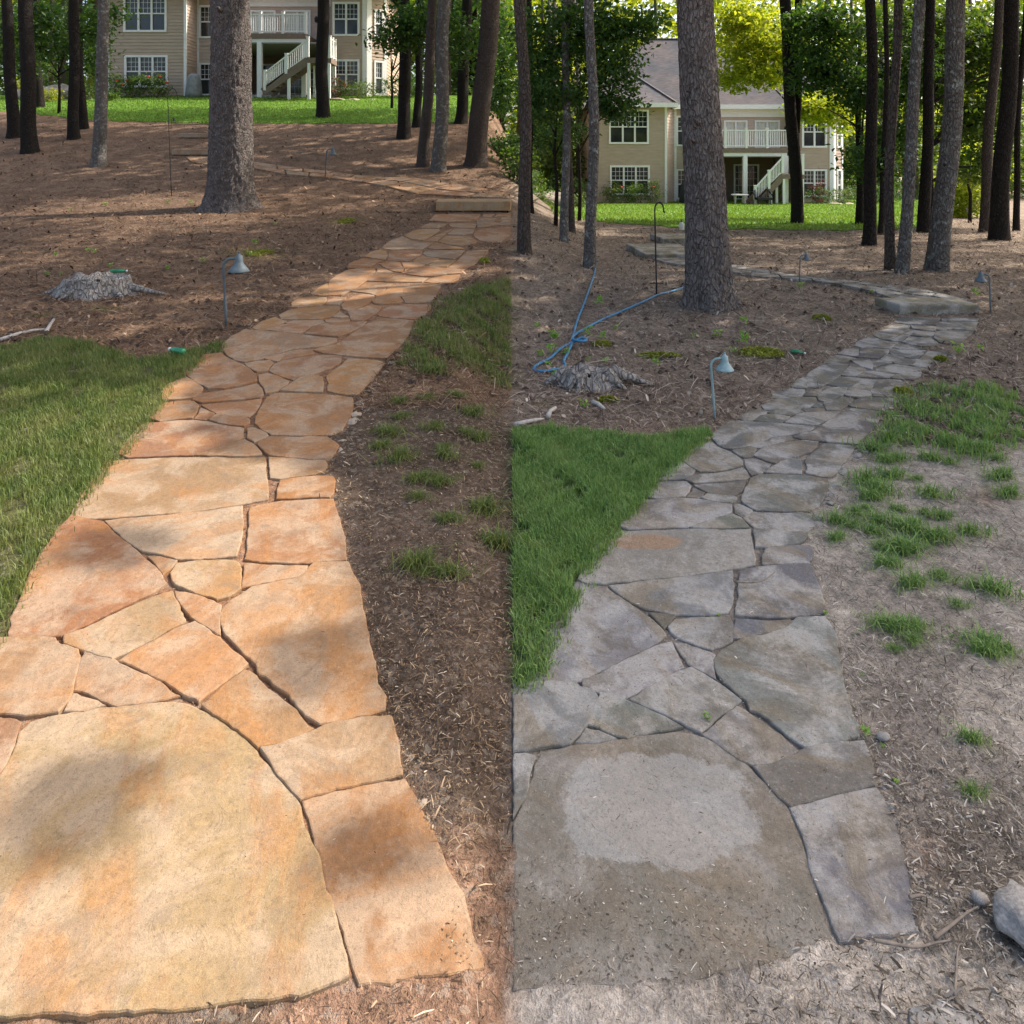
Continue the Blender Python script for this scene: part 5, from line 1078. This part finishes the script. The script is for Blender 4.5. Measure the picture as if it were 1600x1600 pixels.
MB().lathe([(hgt*0.11, hgt*0.79), (hgt*0.11, hgt*0.86), (hgt*0.04, hgt*0.88), (hgt*0.04, hgt*0.96)], 12).build('cap', M['black_plastic'], jug, True)
MB().tube([(-hgt*0.13, 0, hgt*0.97), (hgt*0.13, 0, hgt*0.97)], hgt*0.035, 8).build('pump_handle', M['black_plastic'], jug)
MB().tube([(hgt*0.2, 0, hgt*0.7), (hgt*0.42, 0, hgt*0.75), (hgt*0.5, 0, hgt*0.4), (hgt*0.4, 0, 0.02)], hgt*0.02, 6).build('spray_tube', M['black_plastic'], jug, True)
tag(jug, 'white plastic pump sprayer standing on the upper grey step', 'sprayer')
def bottle(label, px, py, wpx, rz, cap=True):
    b_ = at(px, py); L = 1.25*wpx*b_.y/F; e = empty('plastic_bottle', b_+Vector((0, 0, L*0.17)), rz); r_ = L*0.17
    mb = MB().lathe([(r_*0.7, -L*0.5), (r_, -L*0.46), (r_, -L*0.25), (r_*0.93, -L*0.2), (r_, -L*0.15), (r_, L*0.1), (r_*0.8, L*0.24), (r_*0.42, L*0.36), (r_*0.36, L*0.42)], 16)
    mb.v = [(z, x*(0.86 if z < 0.1*L else 1), y*0.9) for x, y, z in mb.v]; mb.build('bottle_body', M['green_plastic'], e, True)
    if cap:
        c_ = MB().lathe([(r_*0.45, L*0.41), (r_*0.46, L*0.5), (r_*0.3, L*0.51)], 12); c_.v = [(z, x, y) for x, y, z in c_.v]; c_.build('cap', M['cap_white'], e, True)
    return tag(e, label, 'bottle')
bottle('crushed green plastic bottle lying in the left lawn by the tan path', 276, 554, 29, R(150))
bottle('green plastic bottle lying behind the weathered left stump', 186, 428, 20, R(10))
bottle('green plastic bottle on the pine straw left of the grey path', 1247, 554, 18, R(-40))
# ------------------------------------------------------------------ rock, loose flagstone, twigs at the lower right
b_ = at(1608, 1478); rk = link('rock', rock_mesh('rock', 1.0, 77.0, 3, 0.75), M['rock_grey']); rk.location = (b_.x+0.02, b_.y+0.02, b_.z+0.03); rk.scale = (0.066, 0.08, 0.046); tag(rk, 'rough grey rock on the mulch at the lower right edge', 'rock')
b_ = at(1532, 1412); rk = link('rock', rock_mesh('rock', 1.0, 21.0, 2, 0.7), M['rock_grey']); rk.location = (b_.x, b_.y, b_.z+0.01); rk.scale = (0.018, 0.018, 0.016); tag(rk, 'small brown stone behind the rough grey rock', 'rock')
b_ = at(1380, 1155); rk = link('rock', rock_mesh('rock', 1.0, 11.0, 2, 0.7), M['rubble_dirty']); rk.location = (b_.x, b_.y, b_.z+0.008); rk.scale = (0.018, 0.016, 0.016); tag(rk, 'small pale pebble beside the right edge of the grey path', 'rock')
pts = roughen([at(*p) for p in [(1420,1577),(1470,1562),(1520,1562),(1545,1600),(1500,1640),(1420,1640)]], 0.03, 0.003, 5.5)
if area2(pts) < 0: pts.reverse()
o = slab('loose_flagstone', pts, 0.004, 0.05, M['dirty_stone'], None, (0.24, 0.25, 0.26)); tag(o, 'blue-grey flagstone corner at the bottom right', 'flagstone')
TW = [('forked grey twig lying across the lower end of the grey path', [(1365,1478),(1395,1484),(1432,1489),(1465,1482),(1495,1477)], 0.0035), ('pale twig slanting up to the rough rock', [(1460,1475),(1485,1456),(1510,1436),(1528,1426)], 0.004), ('blue-grey twig pointing down at the lower right corner', [(1492,1566),(1494,1530),(1497,1490),(1504,1484)], 0.003),
      ('curved pale twig lying on the dark slab of the grey path', [(1150,920),(1175,921),(1195,917),(1212,903)], 0.004), ('brown stick on the mulch right of the slab joint', [(1421,1411),(1436,1408),(1446,1409)], 0.004)]
for lab, pl, r_ in TW:
    up_ = 0.026 if 'slab of' in lab else 0.012
    q = [at(*p)+Vector((0, 0, up_)) for p in pl]; b_ = q[0].copy(); sp_ = smooth_path(q, 5); o = MB().tube([p-b_ for p in sp_], [r_*(1-0.6*i/len(sp_)) for i in range(len(sp_))], 6).build('twig', M['twig'], None, True); o.location = b_; tag(o, lab, 'twig')

# ------------------------------------------------------------------ grass
def blades_np(base, h, wd, r, spread=0.55):
    n = len(base); az = r.uniform(0, 2*np.pi, n); ln = np.abs(r.normal(0, spread, n)); hh = h*r.uniform(0.55, 1.25, n)
    d = np.stack([np.cos(az), np.sin(az), np.zeros(n)], 1); s_ = np.stack([-np.sin(az+r.normal(0, .8, n)), np.cos(az), np.zeros(n)], 1)*(wd*r.uniform(0.7, 1.3, n))[:, None]*0.5
    mid = base+d*(hh*ln*0.35)[:, None]+np.array([0, 0, 1])*(hh*0.6)[:, None]; tip = base+d*(hh*ln)[:, None]+np.array([0, 0, 1])*(hh*np.clip(1.05-0.35*ln**2, 0.15, 1))[:, None]
    v = np.stack([base-s_, base+s_, mid+s_*0.8, mid-s_*0.8, tip], 1).reshape(-1, 3); i = np.arange(n)[:, None]*5
    return v, np.concatenate([i+np.array([0, 1, 2]), i+np.array([0, 2, 3]), i+np.array([3, 2, 4])], 1).reshape(-1, 3)
def poly_world(poly): return [at(*p) for p in poly]
def sample_px_poly(poly, n, r, margin=0.05, fuzz=0.0):
    W_ = poly_world(poly); xs = [p.x for p in W_]; ys = [p.y for p in W_]; WP = [(p.x, p.y) for p in W_]; out = []; got = 0
    while got < n:
        x = r.uniform(min(xs), max(xs), 20000); y = r.uniform(min(ys), max(ys), 20000); ok = in_poly(x+r.normal(0, fuzz, 20000) if fuzz else x, y+r.normal(0, fuzz, 20000) if fuzz else y, WP)
        x, y = x[ok], y[ok]; out.append(np.stack([x, y, terrain(x, y)-0.004], 1)); got += len(x)
    return np.concatenate(out)[:n]
def grass(label, poly, n, h, wd, mat, seed, fuzz=0.03, thin=0.0):
    r = np.random.default_rng(seed); b_ = sample_px_poly(poly, n, r, 0.05, fuzz)
    if thin:
        c_ = vnoise(b_[:, 0], b_[:, 1], 7.0)+r.normal(0, 0.35, len(b_)); b_ = b_[c_ > thin]
    hv = h*(0.75+0.25*np.clip(vnoise(b_[:, 0], b_[:, 1], 5.0), -1, 1)*0.9+0.15)
    v, f = blades_np(b_, hv, wd, r); tag(link('grass', mesh_np('grass', v, f), M[mat]), label, 'grass', kind='stuff')
LL = [(max(x, -350), y) for x, y in LAWN_L]
grass('sunlit green lawn patch beside the tan path', LL, 125000, 0.048, 0.0032, 'grass_sun', 41, 0.022, -0.8)
grass('thin shaded grass at the right edge of the tan path', GRASS_L2, 14000, 0.062, 0.0045, 'grass_sun', 42, 0.07, -0.4)
grass('dense green lawn patch beside the grey path', LAWN_R, 80000, 0.046, 0.0032, 'grass_cool', 43, 0.022, -0.85)
grass('patchy green grass along the right side of the grey path', [(min(x, 1720), y) for x, y in GRASS_R2], 17000, 0.062, 0.0042, 'grass_cool', 44, 0.09, 0.05)
def far_grass(label, x0, x1, y1, edge, n, seed):
    r = np.random.default_rng(seed); x = r.uniform(x0, x1, n*3); y = r.uniform(14, y1, n*3); z = terrain(x, y); px, py = proj(x, y, z); ok = (py < edge_y(edge, px)+r.normal(0.5, 1.0, n*3)) & (py > edge_y(edge, px)-45)
    ok &= ((x/y < -0.04) | (x/y > 0.045)) & (px < 1446); b_ = np.stack([x, y, z+0.01], 1)[ok][:n]; v, f = blades_np(b_, np.full(len(b_), 0.085), 0.03, r); tag(link('grass', mesh_np('grass', v, f), M['grass_far']), label, 'grass', kind='stuff')
far_grass('mown grass of the sloping lawn below the left house', -32, -1.3, 40, FAR_L, 50000, 45)
far_grass('mown grass of the lawn below the right house', 0.9, 23.0, 43, FAR_R, 40000, 46)
TUFT = []
for k in range(4):
    r = np.random.default_rng(300+k); n = 190; a = r.uniform(0, 6.3, n); q = np.abs(r.normal(0, 0.04, n)); b_ = np.stack([q*np.cos(a)*1.6, q*np.sin(a)*0.8, np.zeros(n)-0.004], 1)
    v, f = blades_np(b_, np.full(n, 0.072), 0.0042, r, 1.25); TUFT.append((mesh_np('grass_tuft', v, f), mesh_np('grass_tuft', v*np.array([-1, 1, 1]), f))); TUFT[k][0].materials.append(M['grass_sun']); TUFT[k][1].materials.append(M['grass_cool'])
z4 = lambda pts: [(500+x*0.2876, 440+y*0.2875) for x, y in pts]
TL = z4([(430,660),(590,640),(440,740),(380,830),(340,900),(620,800),(680,900),(800,830),(870,860),(440,965),(680,950),(860,1010),(540,1080),(620,1075),(660,1100),(540,1180),(880,1240),(920,1260),(700,1300),(975,1440),(530,1550),(560,1590),(700,1590),(560,480),(620,500),(560,390),(450,450),(740,625),(830,725)])
z5 = lambda pts: [(1300+x*0.28125, 600+y*0.28125) for x, y in pts]
TR = z5([(330,180),(320,320),(230,370),(360,420),(300,430),(640,340),(740,380),(840,370),(550,420),(660,440),(940,320),(910,420),(340,520),(200,545),(470,530),(240,600),(220,640),(140,720),(190,690),(110,790),(370,700),(520,720),(610,745),(450,770),(420,820),(560,620),(980,620),(220,830),(600,870),(270,910),(350,920),(410,940),(320,1010),(610,1080),(790,1130),(880,1155),(450,1120),(700,1230),(290,1340),(340,1365),(450,1360),(450,1430),(350,1480),(840,1450),(860,1500),(980,1490),(560,855),(20,770),(30,860),(780,830),(940,520),(250,775)])
TR += [(1518, 1157), (1520, 1240)]
for s_, (T_, lab, grp) in enumerate(((TL, 'tuft of grass on the dark bare soil right of the tan path', 'grass tufts beside the tan path'), (TR, 'tuft of grass on the bare grey soil right of the grey path', 'grass tufts beside the grey path'))):
    for k, q in enumerate(T_):
        if s_ == 0 and q[0] > 790: continue
        p = at(*q); o = bpy.data.objects.new('grass_tuft', TUFT[k % 4][s_]); C.objects.link(o); o.location = p; sc = random.choice((0.45, 0.6, 0.75, 0.85, 1.0))*random.uniform(0.85, 1.15)*(1.0 if s_ == 0 else 0.88); sc *= 0.75 if p.y < 2.3 else 1.0; o.scale = (sc, sc, sc*random.uniform(0.8, 1.1)); o.rotation_euler = (0, 0, random.uniform(-0.6, 0.6)); tag(o, lab, 'grass tuft', grp)
# seedlings in the pine straw, moss cushions
SEED = []
for k in range(3):
    r = np.random.default_rng(400+k); n = 16; a = r.uniform(0, 6.3, n); q = r.uniform(0, 0.05, n); c_ = np.stack([q*np.cos(a), q*np.sin(a), r.uniform(0.02, 0.09, n)], 1); v, f = leaves_np(c_, 0.05, 0.0, 0.6, r); SEED.append(mesh_np('seedling', v, f)); SEED[k].materials.append(M['weed_leaf'])
WL = [(85,402),(137,395),(147,395),(75,430),(95,432),(172,418),(260,422),(317,412),(390,400),(400,383),(110,330),(165,322),(262,318),(550,385),(430,352),(300,318)]
WR = [(935,477),(838,513),(865,530),(868,530),(920,525),(962,515),(940,530),(860,553),(845,557),(858,575),(920,566),(945,568),(883,555),(870,595),(912,637),(1027,572),(1085,529),(1120,527),(1160,538),(1162,530),(1146,552),(1165,508),(1146,476),(1250,450),(1360,459),(1525,462),(1497,552),(1535,550),(1348,1058),(1124,963),(1288,962),(1105,1126),(1352,1145),(1355,1150),(1380,1170),(1400,1225)]
for s_, (W_, lab, grp) in enumerate(((WL, 'tiny bright green seedling in the pine straw of the left yard', 'seedlings in the left yard'), (WR, 'tiny bright green seedling sprouting in the right yard', 'seedlings in the right yard'))):
    for k, q in enumerate(W_):
        p = at(*q); o = bpy.data.objects.new('seedling', SEED[k % 3]); C.objects.link(o); sc = random.uniform(0.5, 1.1)*(0.22 if p.y < 3 else 0.85); o.location = p; o.scale = (sc,)*3; o.rotation_euler = (0, 0, k); tag(o, lab, 'seedling', grp)
def moss(label, px, py, wpx, hpx, seed, n=900):
    r = np.random.default_rng(seed); b_ = at(px, py); rx = wpx/2*b_.y/F; p2 = at(px, py-hpx/2); ry = max(0.03, min(0.5, abs(p2.y-b_.y))); a = r.uniform(0, 6.3, n); q = np.sqrt(r.uniform(0, 1, n)); x = q*np.cos(a)*rx; y = q*np.sin(a)*ry
    z = 0.022*np.sqrt(np.clip(1-q**2, 0, 1))*(1+0.3*vnoise(x, y, 40)); z = z+terrain(x+b_.x, y+b_.y)-b_.z; v, f = leaves_np(np.stack([x, y, z], 1), 0.016+0.002*b_.y, -0.5, 0.6, r); o = link('moss_patch', mesh_np('moss_patch', v, f), M['moss_leaf']); o.location = b_; tag(o, label, 'moss')
for k, (lab, a) in enumerate((('bright yellow-green moss cushion at the right edge of the grey path', (1412, 614, 26, 12)), ('moss strip on the grey path edge above the moss cushion', (1470, 563, 20, 5)), ('large moss patch behind the verdigris lamp', (1190, 552, 70, 16)), ('long thin moss patch left of the verdigris lamp', (1030, 557, 70, 6)), ('moss patch near the hose crossing', (941, 539, 30, 7)), ('moss patch right of the bleached stump foot', (950, 627, 34, 6)), ('moss patch in the straw left of the grey path', (1284, 498, 28, 6)), ('moss patch between tan path and stump shade', (405, 396, 40, 9)), ('faint moss patch left of the tan step', (542, 346, 26, 6)), ('small moss spot by the tan path right edge', (757, 408, 16, 7)))):
    moss(lab, *a, 500+k)

# ------------------------------------------------------------------ litter: wood chips, pine straw, cones (nobody could count it)
def bits(name, label, n, side, Drange, Lr, Wr, mat, seed, keep, urange=None, lift=0.004, curl=0.25):
    r = np.random.default_rng(seed); got = []; tot = 0
    u0, u1 = urange or ((-0.85, -0.002) if side == 0 else (0.002, 0.85))
    while tot < n:
        D = np.exp(r.uniform(np.log(Drange[0]), np.log(Drange[1]), 60000)); u = r.uniform(u0, u1, 60000); x = u*D; z = terrain(x, D); px, py = proj(x, D, z); ok = keep(px, py, x, D, r); got.append(np.stack([x[ok], D[ok], z[ok]], 1)); tot += ok.sum()
        if len(got) > 60: break
    c = np.concatenate(got)[:n]; n = len(c); az = r.uniform(0, 2*np.pi, n); el = r.normal(0, curl, n); sc = np.clip(0.8+c[:, 1]*0.10, 0.9, 2.4)
    L = np.exp(np.log(Lr[0])+(np.log(Lr[1])-np.log(Lr[0]))*r.beta(1.3, 2.2, n)*1.25)*sc; W_ = Wr[0]*np.exp(r.beta(1.2, 2.0, n)*np.log(Wr[1]/Wr[0])*1.15)*sc
    d = np.stack([np.cos(az)*np.cos(el), np.sin(az)*np.cos(el), np.sin(el)], 1); s_ = np.stack([-np.sin(az), np.cos(az), r.normal(0, min(0.25, curl), n)], 1)
    c = c+np.array([0, 0, 1])*(lift+np.abs(L*np.sin(el))*0.35)[:, None]; a = d*(L*0.5)[:, None]; b_ = s_*(W_*0.5)[:, None]; bow = np.array([0, 0, 1])*(L*0.06)[:, None]
    v = np.stack([c-a-b_*0.7, c-a+b_*0.5, c+b_+bow, c+a+b_*0.6, c+a-b_*0.5, c-b_+bow], 1).reshape(-1, 3); i = np.arange(n)[:, None]*6
    f = np.concatenate([i+np.array([0, 1, 2, 5]), i+np.array([5, 2, 3, 4])], 1).reshape(-1, 4)
    tag(link(name, mesh_np(name, v, f), M[mat]), label, 'litter', kind='stuff')
def lawns(px, py): return in_poly(px, py, LAWN_L) | in_poly(px, py, LAWN_R)
def far_cut(px, py, side): return py > edge_y(FAR_L if side == 0 else FAR_R, px)+1
bits('wood_chips', 'wood chips and straw on the dark soil right of the tan path', 24000, 0, (1.2, 6.0), (0.003, 0.028), (0.0009, 0.0045), 'chips_left', 61, lambda px, py, x, D, r: (px > 300) & ~on_path(px, py, 0) & (r.uniform(0, 1, len(px)) < np.clip((1580-py)/500, 0.12, 1)))
bits('wood_chips', 'pale wood chips on the soil round the grey path', 24000, 1, (1.2, 6.0), (0.003, 0.026), (0.0009, 0.0045), 'chips_right', 62, lambda px, py, x, D, r: (px > 1100) & ~on_path(px, py, 1) & ((r.uniform(0, 1, len(px)) < 0.35) | (np.hypot((px-1390)/110, (py-1130)/160) < 1) | (np.hypot((px-1530)/130, (py-1330)/180) < 1)))
bits('wood_chips', 'coarse wood chips on the mulch at the lower right', 700, 1, (1.25, 2.2), (0.012, 0.035), (0.003, 0.007), 'chips_right', 63, lambda px, py, x, D, r: (px > 1340) & ~on_path(px, py, 1) & (py > 1180))
bits('wood_chips', 'specks of bark and straw strewn on the grey flagstones and dirt', 900, 1, (1.25, 5.0), (0.004, 0.016), (0.0012, 0.0035), 'chips_right', 64, lambda px, py, x, D, r: (on_path(px, py, 1) | (py > 1500)) & ~lawns(px, py), None, 0.024, 0.1)
bits('wood_chips', 'few straw specks on the tan flagstones', 110, 0, (1.25, 5.0), (0.004, 0.014), (0.0012, 0.003), 'chips_left', 65, lambda px, py, x, D, r: on_path(px, py, 0), None, 0.024, 0.1)
bits('pine_straw', 'brown pine straw covering the ground of the left yard', 110000, 0, (4.0, 28), (0.016, 0.095), (0.0015, 0.0042), 'duff_left', 66, lambda px, py, x, D, r: ~on_path(px, py, 0) & ~in_poly(px, py, LAWN_L) & far_cut(px, py, 0) & (py < 640))
bits('pine_straw', 'brown pine straw covering the ground of the right yard', 110000, 1, (3.6, 22), (0.016, 0.095), (0.0015, 0.0042), 'duff_right', 67, lambda px, py, x, D, r: ~on_path(px, py, 1) & ~in_poly(px, py, LAWN_R) & far_cut(px, py, 1) & (py < 690))
bits('dead_leaves', 'dead leaves and cone scales strewn over the left yard', 2200, 0, (4.5, 26), (0.02, 0.04), (0.012, 0.022), 'duff_left', 68, lambda px, py, x, D, r: ~on_path(px, py, 0) & ~in_poly(px, py, LAWN_L) & far_cut(px, py, 0) & (py < 640), None, 0.01, 0.5)
bits('dead_leaves', 'dead leaves and cone scales strewn over the right yard', 2200, 1, (3.6, 20), (0.018, 0.036), (0.011, 0.02), 'duff_right', 69, lambda px, py, x, D, r: ~on_path(px, py, 1) & ~in_poly(px, py, LAWN_R) & far_cut(px, py, 1) & (py < 690), None, 0.01, 0.5)

bits('joint_grit', 'grit and straw packed in the joints of the tan path', 9000, 0, (1.25, 8.0), (0.003, 0.012), (0.001, 0.004), 'chips_left', 71, lambda px, py, x, D, r: on_path(px, py, 0), None, -0.001, 0.06)
bits('joint_grit', 'grit and straw packed in the joints of the grey path', 9000, 1, (1.25, 8.0), (0.003, 0.012), (0.001, 0.004), 'chips_right', 72, lambda px, py, x, D, r: on_path(px, py, 1), None, -0.002, 0.06)
bits('dry_grass', 'dry straw blades scattered between the grass tufts of the right yard', 5000, 1, (1.5, 4.6), (0.015, 0.05), (0.0015, 0.003), 'chips_right', 73, lambda px, py, x, D, r: (px > 1150) & ~on_path(px, py, 1) & (py > 620) & (py < 1120))

def cones(label, n, side, seed, keep):
    r = np.random.default_rng(seed); got = []; tot = 0
    while tot < n:
        D = np.exp(r.uniform(np.log(4.2), np.log(20), 4000)); u = r.uniform(-0.8, 0.0, 4000) if side == 0 else r.uniform(0.0, 0.8, 4000); x = u*D; z = terrain(x, D); px, py = proj(x, D, z); ok = keep(px, py); got.append(np.stack([x[ok], D[ok], z[ok]], 1)); tot += ok.sum()
    c = np.concatenate(got)[:n]; k = np.array([(1.3, 0, 0), (0.5, .6, 0.1), (-.4, .65, 0), (-1, 0, 0.05), (-.4, -.65, 0), (0.5, -.6, .1), (0.2, 0, .6), (-.3, 0, .62), (0, 0, -.3)]); f0 = np.array([(0,1,6),(1,2,6),(2,7,6),(2,3,7),(3,4,7),(4,6,7),(4,5,6),(5,0,6)])
    a = r.uniform(0, 6.3, n); sc = r.uniform(0.016, 0.034, n); ca, sa = np.cos(a), np.sin(a); kk = k[None]*sc[:, None, None]*r.uniform(0.8, 1.25, (n, 9, 1)); v = np.stack([kk[..., 0]*ca[:, None]-kk[..., 1]*sa[:, None], kk[..., 0]*sa[:, None]+kk[..., 1]*ca[:, None], kk[..., 2]+0.008], -1)+c[:, None, :]
    tag(link('pine_cones', mesh_np('pine_cones', v.reshape(-1, 3), (np.arange(n)[:, None, None]*9+f0[None]).reshape(-1, 3)), M['cone_brown']), label, 'pine cones', kind='stuff')
okL = lambda px, py: ~on_path(px, py, 0) & ~in_poly(px, py, LAWN_L) & far_cut(px, py, 0) & (py < 600)
okR = lambda px, py: ~on_path(px, py, 1) & ~in_poly(px, py, LAWN_R) & far_cut(px, py, 1) & (py < 650)
cones('dark pine cones strewn over the left yard', 500, 0, 81, okL); cones('dark pine cones strewn over the right yard', 500, 1, 82, okR)
bits('fallen_twigs', 'small fallen twigs strewn over the left yard', 500, 0, (4.0, 24), (0.06, 0.3), (0.003, 0.007), 'duff_left', 83, lambda px, py, x, D, r: okL(px, py), None, 0.012, 0.12)
bits('fallen_twigs', 'small fallen twigs strewn over the right yard', 500, 1, (3.8, 20), (0.06, 0.3), (0.003, 0.007), 'duff_right', 84, lambda px, py, x, D, r: okR(px, py), None, 0.012, 0.12)
